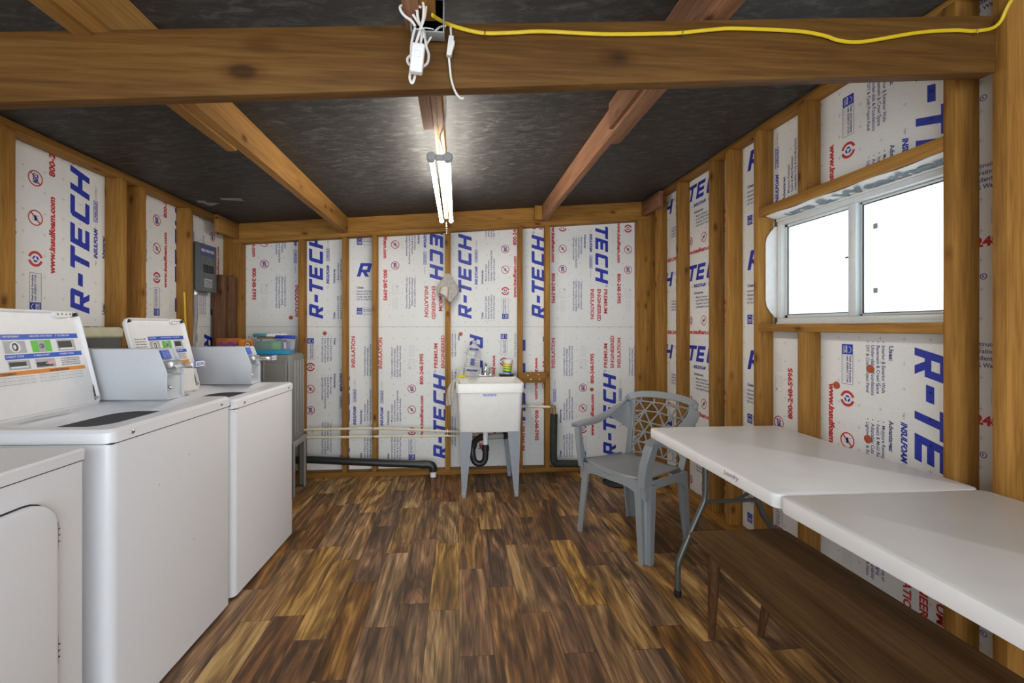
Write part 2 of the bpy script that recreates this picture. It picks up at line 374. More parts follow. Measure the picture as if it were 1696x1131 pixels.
# ---------------------------------------------------------------- printed artwork of the foam sheets (u = reading direction, v = up the letters)
art_v, art_t, art_m = [], [], []
def art_add(vs_, fs, m_):
    k = len(art_v); art_v.extend([(float(a), float(b_)) for a, b_ in vs_])
    for f in fs:
        for i in range(1, len(f)-1): art_t.append((f[0]+k, f[i]+k, f[i+1]+k)); art_m.append(m_)
def art_text(s, u0, vc, width, cap, m_, bold=0.0, shear=0.0):
    vs_, fs = fit_text(s, u0, vc-cap/2, width, cap, bold, shear); art_add(vs_, fs, m_)
def art_poly(p, m_): art_add(p, [tuple(range(len(p)))], m_)
def art_ring(u, v, r0, r1, m_, a0=0, a1=2*PI, n=28):
    for i in range(n):
        a, b_ = a0+(a1-a0)*i/n, a0+(a1-a0)*(i+1)/n
        art_poly([(u+r0*math.cos(a), v+r0*math.sin(a)), (u+r1*math.cos(a), v+r1*math.sin(a)), (u+r1*math.cos(b_), v+r1*math.sin(b_)), (u+r0*math.cos(b_), v+r0*math.sin(b_))], m_)
def art_line(u0, v0, u1, v1, w, m_):
    d = Vector((u1-u0, v1-v0)); n_ = Vector((-d.y, d.x)).normalized()*w/2
    art_poly([(u0+n_.x, v0+n_.y), (u0-n_.x, v0-n_.y), (u1-n_.x, v1-n_.y), (u1+n_.x, v1+n_.y)], m_)
BLUE, RED_, INK, GRY = 1, 2, 3, 4
CH = 0.115; SH = 0.28
def glyph(u0, w, polys):
    for p in polys: art_poly([(u0 + x*w + y*CH*SH, y*CH) for x, y in p], BLUE)
def R_(x0, x1, y0, y1): return [(x0, y0), (x1, y0), (x1, y1), (x0, y1)]
st = 0.30
glyph(0.0, 0.098, [R_(0, st, 0, 1), R_(st, .86, .78, 1), [(.86, .78), (.86, 1), (1, .93), (1, .78)], R_(1-st, 1, .52, .78), R_(st, 1, .32, .52), [(.42, .32), (.74, .32), (1.04, 0), (.7, 0)]])
glyph(0.125, 0.063, [R_(0, 1, .36, .61)])
glyph(0.203, 0.10, [R_(0, 1.08, .77, 1), R_(.38, .38+st, 0, .77)])
glyph(0.325, 0.10, [R_(0, st, 0, 1), R_(st, 1, .77, 1), R_(st, .93, .39, .61), R_(st, 1, 0, .23)])
glyph(0.46, 0.105, [[(0, .1), (.1, 0), (st, .0), (st, 1), (.12, 1), (0, .9)], R_(st, 1, .77, 1), R_(st, 1, 0, .23)])
glyph(0.59, 0.118, [R_(0, .27, 0, 1), R_(.73, 1, 0, 1), R_(.27, .73, .38, .61)])
art_ring(0.757, 0.1, 0.008, 0.0105, BLUE, n=16); art_text('R', 0.7535, 0.1, 0.007, 0.009, BLUE, 0.02)
art_text('PREMIUM', .785, .093, .215, .029, RED_, .035); art_text('ENGINEERED', .785, .033, .285, .029, RED_, .035); art_text('INSULATION', .785, -.028, .265, .029, RED_, .035)
art_text('BY', .268, -.042, .016, .008, INK); art_text('INSULFOAM', .295, -.04, .16, .022, BLUE, .05, .3)
art_text('A', .474, -.042, .006, .006, INK)
for a in ((.49, -.052, .60, -.052), (.49, -.028, .60, -.028), (.49, -.052, .49, -.028), (.60, -.052, .60, -.028)): art_line(*a, .003, BLUE)
art_text('CARLISLE', .495, -.04, .10, .013, BLUE, .04, .2); art_text('COMPANY', .61, -.042, .075, .007, INK)
art_text('Uses:', 0, -.092, .06, .018, INK, .035); art_text('Advantages:', .30, -.092, .125, .018, INK, .035)
for u, rows in ((-.018, (('Interior & Exterior Walls', .195), ('Basement & Crawl Space', .2), ('Under-slab & Foundations', .21), ('DIY & Craft Project Panel', .2))),
                (.31, (('Moisture Resistant', .15), ('Insect & Mold Resistant', .185), ('Adaptable; Cuts & Handling Easily', .27), ('Lightweight & Recyclable', .2))),
                (.695, (('Continuous Insulation reduces air', .255), ('infiltration and thermal bridging', .24), ('Excellent Versatility and Durability', .27), ('100% Warrantied Thermal R-Value', .265)))):
    for i, (s, w) in enumerate(rows):
        v = -.124 - .0235*i
        if s[0] != 'i': art_ring(u+.003, v, 0, .0028, INK, n=6)
        art_text(s, u+.018, v, w, .0145, INK, .018)
art_text('www.insulfoam.com', .185, .215, .365, .028, RED_, .05, .12); art_text('800-248-5995', .645, .215, .267, .029, RED_, .045)
# icon row
art_poly([(0, .27), (.045, .27), (.045, .326), (0, .326)], BLUE); art_ring(.024, .303, .013, .0155, 0, .2, PI-.2, 10); art_text('energy', .006, .296, .034, .011, 0, .02, .3)
for k in range(3): art_line(.006, .278+.004*k, .04, .278+.004*k, .0012, 0)
for a in ((.045, .27, .178, .27), (.045, .326, .178, .326), (.178, .27, .178, .326)): art_line(*a, .0018, INK)
art_text('Seal and Insulate', .05, .314, .12, .0095, INK, .03); art_text('with ENERGY STAR', .05, .299, .122, .0095, INK, .03)
for k in range(3): art_text('sealing and insulating your home saves', .05, .288-.006*k, .118, .0028, GRY)
art_ring(.243, .298, .024, .036, RED_, PI*.58, PI*1.42, 14); art_ring(.243, .298, .024, .036, RED_, -PI*.42, PI*.42, 14)
for k in range(3): art_ring(.243, .298, .007, .015, BLUE, k*2*PI/3+.15, k*2*PI/3+1.75, 6)
for u in (.43, .61):
    art_ring(u, .298, .0305, .036, RED_)
art_line(.43-.022, .298-.022, .43+.022, .298+.022, .006, RED_); art_line(.61-.022, .298-.022, .61+.022, .298+.022, .005, RED_)
art_ring(.43, .298, 0, .0065, BLUE, n=8); art_ring(.421, .298, 0, .005, BLUE, n=8); art_ring(.4395, .298, 0, .004, BLUE, n=8)
for k in (-1, 0, 1):
    for s in (-1, 1): art_line(.43+.006*k, .298, .43+.012*k, .298+s*.017, .0016, BLUE)
art_text('MOLD', .589, .298, .043, .025, BLUE, .05)
for a in ((.78, .272, .86, .272), (.78, .324, .86, .324), (.78, .272, .78, .324), (.86, .272, .86, .324)): art_line(*a, .0015, GRY)
art_ring(.79, .314, .003, .006, INK, n=10)
for k in range(5): art_text('recycled content panel insulation', .80, .314-.009*k, .055, .003, GRY)
for k in range(6): art_text('manufactured expanded polystyrene board', .885, .32-.0085*k, .1, .0034, GRY)
for i in range(13):
    for j in range(6):
        u, v = -.03+.0975*i, -.235+.0975*j
        art_line(u-.008, v, u+.008, v, .0016, GRY); art_line(u, v-.008, u, v+.008, .0016, GRY)
AV = np.array(art_v); AT = np.array(art_t); AM = np.array(art_m)
PU, PV = 1.235, 0.592
ART_MATS = [M['foam'], M['blue'], M['red'], M['ink'], M['grey_ink']]

def clip_poly(p, planes):
    for a, b_, c in planes:   # keep a*r+b*z+c >= 0
        q = []
        for i in range(len(p)):
            s_, e = p[i], p[(i+1) % len(p)]; ds = a*s_[0]+b_*s_[1]+c; de = a*e[0]+b_*e[1]+c
            if ds >= 0: q.append(s_)
            if (ds >= 0) != (de >= 0):
                t = ds/(ds-de); q.append((s_[0]+(e[0]-s_[0])*t, s_[1]+(e[1]-s_[1])*t))
        p = q
        if len(p) < 3: return None
    return p
def panel(wall, r0, r1, z0, zt0, zt1, orient, anchor, label, caps=()):
    """one cut piece of printed foam board; r runs to the viewer's right along the wall"""
    front = {'back': 3.865, 'right': 1.739, 'left': -1.92}[wall]
    def P3(r_, z, d):   # d = distance in front of the board face
        return {'back': (r_, front-d, z), 'right': (front-d, -r_, z), 'left': (front+d, r_, z)}[wall]
    mb = MB(); g = 0.0012
    poly = [(r0+g, z0+g), (r1-g, z0+g), (r1-g, zt1-g), (r0+g, zt0-g)]
    fr = [P3(r_, z, 0) for r_, z in poly]; bk = [P3(r_, z, -0.02) for r_, z in poly]
    mb.add(fr+bk, [(0, 1, 2, 3), (7, 6, 5, 4)]+[(i, (i+1) % 4, 4+(i+1) % 4, 4+i) for i in range(4)], M['foam'])
    planes = [(1, 0, -(r0+g)), (-1, 0, r1-g), (0, 1, -(z0+g))]
    sl = (zt1-zt0)/(r1-r0); planes.append((sl, -1, zt0-g-sl*r0))
    ra, za = anchor
    Mx = {'up': (0, -1, 1, 0), 'down': (0, 1, -1, 0), 'h': (1, 0, 0, 1)}[orient]
    cr = [(r0, z0), (r1, z0), (r1, max(zt0, zt1)), (r0, max(zt0, zt1))]
    inv = [(Mx[0]*(a-ra)+Mx[2]*(b_-za), Mx[1]*(a-ra)+Mx[3]*(b_-za)) for a, b_ in cr]
    u_lo, u_hi = min(p[0] for p in inv), max(p[0] for p in inv); v_lo, v_hi = min(p[1] for p in inv), max(p[1] for p in inv)
    for i in range(math.floor((u_lo-1.1)/PU), math.ceil((u_hi+.05)/PU)+1):
        for j in range(math.floor((v_lo-.34)/PV), math.ceil((v_hi+.24)/PV)+1):
            T = AV + np.array([i*PU, j*PV])
            Q = np.stack([ra+Mx[0]*T[:, 0]+Mx[1]*T[:, 1], za+Mx[2]*T[:, 0]+Mx[3]*T[:, 1]], 1)
            D = np.stack([a*Q[:, 0]+b_*Q[:, 1]+c for a, b_, c in planes], 1) >= 0
            tri = D[AT]; allin = tri.all(axis=(1, 2)); out = (~tri).all(axis=1).any(axis=1)
            if out.all(): continue
            for m_ in range(5):
                dd = 0.0006 if m_ else 0.0009
                sel = AT[allin & (AM == m_)]
                if len(sel):
                    ids, invx = np.unique(sel, return_inverse=True); invx = invx.reshape(sel.shape)
                    mb.add([P3(Q[k, 0], Q[k, 1], dd) for k in ids], [tuple(t) for t in invx.tolist()], ART_MATS[m_])
                for t in AT[(~allin) & (~out) & (AM == m_)]:
                    pp = clip_poly([tuple(Q[k]) for k in t], planes)
                    if pp: mb.add([P3(a, b_, dd) for a, b_ in pp], [tuple(range(len(pp)))], ART_MATS[m_])
    me_obj = mb.build('foam_panel', label=label, cat='insulation panel', group='printed foam panels between the studs')
    loc = me_obj.location
    for rc, zc in caps:
        cb_ = MB(); ax = 1 if wall == 'back' else 0; sg = 1 if wall == 'left' else -1
        c = Vector(P3(rc, zc, 0.001))-loc
        cb_.lathe([(0.0, 0), (.0175, 0), (.0175, sg*.0015), (.009, sg*.0025), (.008, sg*.005), (.0, sg*.005)], c, M['cap'], axis=ax, n=18, cap=False)
        cb_.build('fastener_cap', parent=me_obj, label='red-brown round plastic fastener cap')
    return me_obj

# ================================================================ SETTING
XL, XR, YB = -1.83, 1.65, 3.776            # inner faces of the studs
FL, FR_, FB = -1.92, 1.739, 3.865          # faces of the foam boards
Y0 = -1.3
def struct(mb, name): return mb.build(name, kind='structure')
struct(MB().box(-2.0, 1.83, Y0, 3.96, -0.05, 0, M['floor']), 'floor')
def slope_slab(mb, x0, x1, y0, y1, lo, hi, mat):   # lo/hi offsets from the ceiling plane
    return mb.prism([(x0, ceil_z(x0)+lo), (x1, ceil_z(x1)+lo), (x1, ceil_z(x1)+hi), (x0, ceil_z(x0)+hi)], y0, y1, 1, mat)
struct(slope_slab(MB(), -2.0, 1.83, Y0, 3.96, 0, 0.04, M['ceiling']), 'ceiling')
struct(MB().prism([(-2.0, 0), (1.83, 0), (1.83, ceil_z(1.83)-.002), (-2.0, ceil_z(-2.0)-.002)], 3.886, 3.96, 1, M['ply']), 'wall_back')
struct(MB().box(-2.0, -1.941, Y0, 3.885, 0, 2.085, M['ply']), 'wall_left')
wr = MB(); wx = (1.7605, 1.83); WY0, WY1, WZ0, WZ1 = 1.385, 2.32, 1.262, 1.862
wr.box(*wx, Y0, WY0, 0, 2.36, M['ply']); wr.box(*wx, WY1, 3.885, 0, 2.36, M['ply'])
wr.box(*wx, WY0, WY1, 0, WZ0, M['ply']); wr.box(*wx, WY0, WY1, WZ1, 2.36, M['ply'])
struct(wr, 'wall_right')

# plates
def board(mb, name, label, cat, group=None): return mb.build(name, label=label, cat=cat, group=group)
board(MB().box(FL, XL, Y0, 3.864, 2.066, 2.098, W[1], .002), 'top_plate', 'long brown top plate running along the top of the left wall', 'plate')
board(MB().box(XR, FR_, Y0, 3.864, 2.334, 2.354, W[1], .002), 'top_plate', 'long brown top plate running along the top of the right wall with the window', 'plate')
board(slope_slab(MB(), XL+.002, XR-.002, YB, FB-.001, -.171, -.138, W[0]), 'top_plate', 'sloping brown top plate across the top of the back wall', 'plate')
board(slope_slab(MB(), FL+.01, FR_-.01, 3.815, 3.84, -.129, -.002, W[0]), 'rim_board', 'brown rim board between the rafters and above the back wall plate', 'board')
board(MB().box(XL, XR, YB, FB-.001, 0.0, .038, W[0], .002), 'bottom_plate', 'brown bottom plate along the floor of the back wall behind the sink', 'plate')
board(MB().box(XR, FR_-.001, Y0, 3.775, 0.0, .038, W[1], .002), 'bottom_plate', 'brown bottom plate on the floor along the right wall under the table', 'plate')
board(MB().box(FL+.001, XL, Y0, 3.775, 0.0, .038, W[1], .002), 'bottom_plate', 'brown bottom plate on the floor behind the washing machines', 'plate')

# studs
G = 'exposed wall studs'
bs = [(-1.829, -1.767, 'doubled wall stud at the left end of the back wall, in the corner'),
      (-1.314, -1.270, 'wall stud on the back wall, second from the left corner, above the cream pipes'),
      (-.959, -.921, 'wall stud on the back wall, third from the left corner'),
      (-.713, -.675, 'wall stud on the back wall, fourth from the left corner, with pipe clamps'),
      (-.106, -.062, 'wall stud on the back wall with the grey rag hanging on it'),
      (.518, .556, 'wall stud on the back wall, at the left end of the short cross block'),
      (.754, .792, 'wall stud on the back wall beside the black insulated pipe'),
      (1.573, 1.648, 'doubled wall stud at the right end of the back wall, behind the chair')]
for x0, x1, lab in bs:
    board(MB().prism([(x0, .038), (x1, .038), (x1, ceil_z(x1)-.172), (x0, ceil_z(x0)-.172)], YB+.001, FB-.001, 1, W[2], .002), 'wall_stud', 'brown '+lab, 'stud', G)
for y0, y1, z0, z1, lab in [(3.785, 3.863, .038, 2.333, 'wall stud at the far end of the right wall, in the corner'),
      (3.582, 3.62, .038, 2.333, 'wall stud on the right wall, second from the far corner'),
      (3.222, 3.26, .038, 2.333, 'wall stud on the right wall, third from the far corner, behind the chair back'),
      (2.782, 2.82, .038, 2.333, 'wall stud on the right wall, left one of the close pair beyond the window'),
      (2.60, 2.638, .038, 2.333, 'wall stud on the right wall, right one of the close pair beyond the window'),
      (2.335, 2.373, .038, 2.333, 'wall stud at the left side of the window'),
      (1.362, 1.40, .038, 2.333, 'wall stud at the right side of the window'),
      (1.222, 1.26, .038, 2.333, 'wall stud nearest the camera on the right wall, where the big beam ends')]:
    board(MB().box(XR, FR_-.001, y0, y1, z0, z1, W[2], .002), 'wall_stud', 'brown '+lab, 'stud', G)
board(MB().box(XR, FR_-.001, 2.013, 2.051, 1.90, 2.333, W[2], .002), 'cripple_stud', 'short brown stud standing on the window header', 'stud')
board(MB().box(XR, FR_-.001, 2.013, 2.051, .038, 1.226, W[2], .002), 'cripple_stud', 'short brown stud under the window sill board', 'stud')
board(MB().box(XR, FR_-.001, 1.401, 2.334, 1.852, 1.90, W[1], .002), 'window_header', 'brown header board lying above the window', 'board')
board(MB().box(XR, FR_-.001, 1.401, 2.334, 1.226, 1.264, W[1], .002), 'window_sill_board', 'brown rough sill board lying under the window', 'board')
for y0, y1, lab in [(1.949, 1.987, 'wall stud nearest the camera on the left wall, at the edge of the photo'), (2.572, 2.61, 'wall stud on the left wall, left one of the close pair'),
      (2.724, 2.762, 'wall stud on the left wall, right one of the close pair'), (3.190, 3.228, 'wall stud on the left wall beside the breaker panel with a yellow cable'),
      (3.80, 3.863, 'wall stud at the far end of the left wall, behind the dark boards')]:
    board(MB().box(FL+.001, XL, y0, y1, .038, 2.065, W[2], .002), 'wall_stud', 'brown '+lab, 'stud', G)
bl = MB().box(.557, .753, 3.778, 3.815, .769, .857, W[0], .002)
blo = bl.build('cross_block', label='short brown cross block between two studs right of the sink, with screws', cat='block')
for x, z in ((.60, .835), (.625, .80), (.69, .84), (.70, .80)):
    sc_ = MB(); sc_.cyl((x-blo.location.x, -.019-.006, z-.769), (x-blo.location.x, -.019, z-.769), .005, M['steel'], n=8); sc_.build('screw', parent=blo)

# rafters and beam
def rafter(x0, x1, y0, y1, mat, label, lo=-.137, name='rafter'):
    return board(slope_slab(MB(), x0, x1, y0, y1, lo, -.001, mat), name, label, 'rafter', None)
rafter(-.962, -.92, Y0, 3.814, WT, 'tan ceiling rafter left of the tube light')
rafter(-1.003, -.963, .2, 2.02, WT, 'short board nailed to the left side of the tan left rafter', -.147, 'rafter_splice')
rafter(-.100, -.060, Y0, 3.814, WT, 'brown ceiling rafter right above the tube light')
rafter(-.142, -.101, .2, 1.88, WR, 'short reddish board nailed beside the middle rafter above the light', -.15, 'rafter_splice')
rafter(.720, .758, Y0, 3.814, WR, 'reddish ceiling rafter right of the tube light')
rafter(.759, .798, .2, 2.15, WR, 'short reddish board nailed to the right side of the right rafter', -.137, 'rafter_splice')
rafter(.700, .719, .2, 2.02, WR, 'short reddish board with an angled end on the left side of the right rafter', -.12, 'rafter_splice')
board(MB().box(.655, .718, 3.74, 3.78, ceil_z(.69)-.125, ceil_z(.66)-.003, W[2], .002), 'nailing_block', 'small yellowish wood block beside the far end of the right rafter', 'block')
board(MB().box(-1.829, -1.795, 3.49, 3.80, 1.965, 2.095, WT, .002), 'rafter_end_block', 'short orange-brown block in the upper left far corner', 'block')
board(MB().box(1.612, 1.649, 3.47, 3.80, 2.215, 2.345, WR, .002), 'rafter_end_block', 'short brown block in the upper right far corner', 'block')
bm_ = MB().prism([(-1.915, 1.785), (1.648, 2.032), (1.648, 2.207), (-1.915, 1.972)], 1.25, 1.291, 1, WB, .003)
beam = board(bm_, 'ceiling_beam', 'big knotty brown beam crossing the whole room just under the rafters', 'beam')

# ================================================================ FOAM PANELS
def anc(wall, px_, py_, u, v, orient):
    p = {'back': lambda: ony(px_, py_, FB), 'right': lambda: onx(px_, py_, FR_), 'left': lambda: onx(px_, py_, FL)}[wall]()
    r_ = {'back': p[0], 'right': -p[1], 'left': p[1]}[wall]; z = p[2]
    return {'up': (r_+v, z-u), 'down': (r_-v, z+u), 'h': (r_-u, z-v)}[orient]
def rz(wall, px_, py_):
    p = {'back': lambda: ony(px_, py_, FB), 'right': lambda: onx(px_, py_, FR_), 'left': lambda: onx(px_, py_, FL)}[wall]()
    return ({'back': p[0], 'right': -p[1], 'left': p[1]}[wall], p[2])
def zt(x): return 2.085 + .0735*x
J = 1.25
def pan(wall, r0, r1, z0, t0, t1, orient, a, label, caps=()):
    panel(wall, r0, r1, z0, t0, t1, orient, anc(wall, *a, orient), label, [rz(wall, *c) for c in caps])
BX = [-1.90, -1.29, -.94, -.695, -.084, .537, .773, 1.73]
up = [('down', (421, 444, .645, .215), 'upper white foam panel at the left end of the back wall, above the grey cabinet', [(482, 526)]),
      ('up', (535, 528, 0, 0), 'upper white foam panel in the second bay from the left on the back wall', []),
      ('h', (591, 458, 0, 0), 'upper white foam panel on the back wall showing one level blue letter R', []),
      ('down', (711.7, 447, .645, 0), 'upper white foam panel left of the hanging grey rag, red word INSULATION reading down', []),
      ('up', (781, 528, 0, 0), 'upper white foam panel right of the hanging grey rag, above the sink, faded blue lettering', []),
      ('up', (902, 528, 0, 0), 'upper white foam panel in the narrow bay above the short cross block', []),
      ('down', (986, 452.8, .645, 0), 'upper white foam panel at the right end of the back wall, blue TECH reading down', [])]
lo = [('down', (495.7, 683, .645, .215), 'lower white foam panel on the back wall behind the grey storage cabinet', []),
      ('down', (573, 560, 0, 0), 'lower white foam panel with round red symbols just right of the grey cabinet', [(538, 552)]),
      ('up', (585, 608.6, .785, -.028), 'lower white foam panel in the narrowest bay left of centre, red INSULATION reading up', []),
      ('up', (739.7, 760, 0, 0), 'lower wide white foam panel left of the sink, big blue lettering reading up', []),
      ('down', (778, 553, 0, 0), 'lower white foam panel directly behind the sink and its tap', [(763, 553)]),
      ('down', (889, 679, .645, .215), 'lower white foam panel in the narrow bay behind and below the short cross block', []),
      ('up', (1020, 755, 0, 0), 'lower white foam panel at the right end of the back wall behind the chair', [(980, 645), (1033, 701)])]
for i, (o_, a, lab, caps) in enumerate(up): pan('back', BX[i], BX[i+1], J, zt(BX[i]), zt(BX[i+1]), o_, a, lab, caps)
for i, (o_, a, lab, caps) in enumerate(lo): pan('back', BX[i], BX[i+1], 0.0, J, J, o_, a, lab, caps)
pan('left', 1.968, 2.591, J, 2.075, 2.075, 'up', (148, 520, 0, 0), 'white foam panel with the biggest blue lettering, upper left wall nearest the camera')
pan('left', 2.591, 2.743, J, 2.075, 2.075, 'up', (211.6, 346, .53, .215), 'thin sliver of white foam panel between the close pair of studs on the left wall')
pan('left', 2.743, 3.209, J, 2.075, 2.075, 'up', (289.6, 516, .032, .115), 'upper white foam panel on the left wall just left of the breaker panel stud')
pan('left', 3.209, 3.84, J, 2.075, 2.075, 'up', (351.6, 392.5, .61, .298), 'upper white foam panel behind the grey breaker panel')
pan('left', 3.209, 3.84, 0, J, J, 'down', (338, 553, 0, 0), 'lower white foam panel below the breaker panel with a blue letter R')
pan('left', 1.968, 2.591, 0, J, J, 'up', (148, 820, .9, .0), 'lower white foam panel just visible behind the lid of the nearest washing machine')
RT = 2.34
pan('right', -3.84, -3.60, 0, RT, RT, 'h', (1079, 360, .86, .033), 'narrow white foam panel in the far right corner of the room')
pan('right', -3.60, -3.241, 0, RT, RT, 'h', (1113, 353, .72, 0), 'white foam panel on the right wall showing only the blue letter H at each repeat')
pan('right', -3.241, -2.801, 0, RT, RT, 'h', (1142, 336, .235, 0), 'white foam panel on the right wall showing level blue letters TEC three times')
pan('right', -2.801, -2.619, 0, RT, RT, 'h', (1198, 366, .97, .033), 'thin sliver of white foam panel between the close pair of studs on the right wall')
pan('right', -2.619, -2.354, 0, RT, RT, 'h', (1238, 285, 0, 0), 'white foam panel just left of the window stud, full height of the right wall')
pan('right', -2.354, -2.032, 1.9, RT, RT, 'up', (1285, 338, .295, -.03), 'small white foam panel above the left part of the window, text reading up')
pan('right', -2.032, -1.381, 1.9, RT, RT, 'down', (1517, 197, .241, 0), 'white foam panel above the window header with a red web address and round recycling mark')
pan('right', -2.354, -2.032, 0, 1.2245, 1.2245, 'up', (1309, 694, .645, .215), 'narrow white foam panel below the left end of the window, red phone number reading up', [(1289, 876)])
pan('right', -2.032, -1.381, 0, 1.2245, 1.2245, 'down', (1515, 575, 0, 0), 'wide white foam panel below the window, big blue lettering reading down above the table', [(1442, 611), (1386, 638), (1438, 727)])
pan('right', -1.381, -1.241, 0, RT, RT, 'h', (1629, 162, .757, .1), 'narrow white foam panel between the two nearest right wall studs, blue circled R marks')

# ================================================================ WINDOW
win = bpy.data.objects.new('window_1', None); C.objects.link(win); win.location = (1.76, 1.85, 1.265); win['kind'] = 'structure'
def wloc(mb, name, **k):
    for i, p in enumerate(mb.v): mb.v[i] = (p[0]-1.76, p[1]-1.85, p[2]-1.265)
    return mb.build(name, parent=win, **k)
y0, y1, z0, z1 = 1.392, 2.312, 1.262, 1.838
fr = MB(); t = .034
fr.box(1.742, 1.80, y0, y1, z0, z0+t, M['alum'], .003); fr.box(1.742, 1.80, y0, y1, z1-t-.006, z1, M['alum'], .003)
fr.box(1.742, 1.80, y0, y0+t, z0+t, z1-t, M['alum'], .003); fr.box(1.742, 1.80, y1-t, y1, z0+t, z1-t, M['alum'], .003)
fr.box(1.735, 1.742, y0, y1, z0, z0+.012, M['alum'], .002); fr.box(1.735, 1.742, y0, y1, z1-.016, z1, M['alum'], .002)
wloc(fr, 'window_frame')
ym = 1.865
sa = MB(); s_ = .022   # far sash (left in view)
sa.box(1.76, 1.778, ym, y1-t, z0+t, z0+t+s_*.8, M['alum'], .002); sa.box(1.76, 1.778, ym, y1-t, z1-t-s_, z1-t-.006, M['alum'], .002)
sa.box(1.76, 1.778, y1-t-s_, y1-t, z0+t, z1-t-.006, M['alum'], .002); sa.box(1.752, 1.778, ym-.024, ym+.014, z0+t, z1-t-.006, M['alum'], .002)
so = wloc(sa, 'window_sash')
sb = MB(); yy0, yy1 = y0+t, ym-.024
for a in ((yy0, yy1, z0+t, z0+t+.012), (yy0, yy1, z1-t-.018, z1-t-.006), (yy1-.012, yy1, z0+t, z1-t-.006), (yy0, yy0+.012, z0+t, z1-t-.006)):
    sb.box(1.774, 1.79, *a, M['alum'], .002)
wloc(sb, 'window_sash')
ga = MB()
for a in ((y1-t-s_-.004, y1-t-s_, z0+t+.015, z1-t-s_), (ym+.014, y1-t-s_, z1-t-s_-.003, z1-t-s_), (ym+.014, y1-t-s_, z0+t+s_*.8, z0+t+s_*.8+.003)): ga.box(1.758, 1.762, *a, M['seam'])
for a in ((yy1-.016, yy1-.012, z0+t+.012, z1-t-.018), (yy0, yy1-.012, z1-t-.022, z1-t-.018), (yy0, yy1-.012, z0+t+.012, z0+t+.015)): ga.box(1.772, 1.776, *a, M['seam'])
wloc(ga, 'window_gasket')
wloc(MB().box(1.767, 1.771, ym+.01, y1-t-s_+.004, z0+t+.012, z1-t-s_+.004, M['frost']), 'window_pane')
wloc(MB().box(1.781, 1.785, yy0+.008, yy1-.008, z0+t+.008, z1-t-.012, M['frost']), 'window_pane')
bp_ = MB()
for z in (1.405, 1.68): bp_.box(1.7785, 1.7805, 1.765, 1.785, z-.011, z+.011, M['leg_grey'], .001)  # bracket shadows on the frosted glass, put in as small grey squares
wloc(bp_, 'bracket_shadow')
wloc(MB().box(1.752, 1.76, ym+.014, ym+.03, 1.56, 1.566, M['ldark']), 'sash_latch')
# house wrap folded round the opening
hw = MB(); n = 16; rows = []
for k in range(5):
    f = k/4; rows.append([(1.668+.07*f, 2.30-(2.30-1.405)*i/n, 1.8495-.012*f+.003*math.sin(i*1.3+k)-.008*math.sin(PI*f)) for i in range(n+1)])
hw.add([p for r_ in rows for p in r_], [(k*(n+1)+i, k*(n+1)+i+1, (k+1)*(n+1)+i+1, (k+1)*(n+1)+i) for k in range(4) for i in range(n)], M['wrap'], True)
put_text(hw, 'ure & Weather', (1.726, 2.2, 1.829), (0, -1, 0.0), (-1, 0, .17), .78, .046, M['wrapink'], .05)
hw.build('house_wrap_strip', label='white house wrap with dark lettering folded above the window frame', cat='house wrap')
hw = MB(); poly = [(2.318, 1.27), (2.318, 1.80)]; prof = []
for i in range(17):
    z = 1.30+.50*i/16; e = min(1, min(z-1.30, 1.80-z)/.09); prof.append((1.742-.055*math.sin(e*PI/2), z))
vs_ = [(1.742, 2.327, z) for x, z in prof]+[(x, 2.327, z) for x, z in prof]+[(1.765, 2.316, z) for x, z in prof]
hw.add(vs_, [(i, i+1, 18+i, 17+i) for i in range(16)]+[(17+i, 18+i, 35+i, 34+i) for i in range(16)], M['wrap'], True)
hw.build('house_wrap_strip', label='curved white wrap edge on the left jamb of the window', cat='house wrap')

# ================================================================ LIGHT FIXTURE
fx_ = thing('tube_light', 'lit twin tube light hanging on chains under the middle rafter', 'light', (-.08, 2.58, 2.0))
hb = MB().box(-.012, .012, -.57, .57, .010, .024, M['kraft'], .003); hb.build('housing', parent=fx_)
for sx in (-1, 1):
    tb = MB(); a0, a1 = .036*sx, .034*sx
    tb.tube([(a0, -.585, 0), (a1, .585, 0)], .0115, M['tube'], n=14); tb.build('lit_tube', parent=fx_, label='glowing white tube')
    MB().lathe([(.0, -.03), (.018, -.03), (.022, -.02), (.022, .0), (.016, .006), (0, .006)], (a0, -.585, 0), M['lgrey'], axis=1, n=16, cap=False).build('end_cap', parent=fx_, label='grey round end cap')
    MB().lathe([(0, -.004), (.016, -.004), (.018, .012), (.012, .018), (0, .018)], (a1, .585, 0), M['lgrey'], axis=1, n=16, cap=False).build('end_cap', parent=fx_, label='grey round end cap')
MB().box(-.03, .03, -.605, -.585, -.012, .012, M['lgrey'], .003).build('end_bridge', parent=fx_)
def chain(mb, p0, p1, mat, link=.014):
    p0, p1 = Vector(p0), Vector(p1); n = max(2, int((p1-p0).length/link)); d = (p1-p0)/n
    for i in range(n):
        c = p0+d*(i+.5); pts = []
        for k in range(9):
            a = 2*PI*k/8; s = Vector((math.cos(a)*.0035, 0, 0)) if i % 2 else Vector((0, math.cos(a)*.0035, 0))
            pts.append(c+s+d*.62*math.sin(a))
        mb.tube(pts, .0009, mat, n=5)
ch_ = MB(); chain(ch_, (.0, -.56, .026), (0, -.62, .088), M['steel']); chain(ch_, (.0, -.56, .026), (0, -.95, .088), M['steel']); ch_.build('hanging_chain', parent=fx_)
ch_ = MB(); chain(ch_, (.0, .56, .026), (0, .56, .088), M['steel']); ch_.build('hanging_chain', parent=fx_)
ch_ = MB(); chain(ch_, (.0, .6, -.005), (.002, .6, -.085), M['chrome'], .008); ch_.build('pull_chain', parent=fx_, label='bright short chain hanging from the far end')

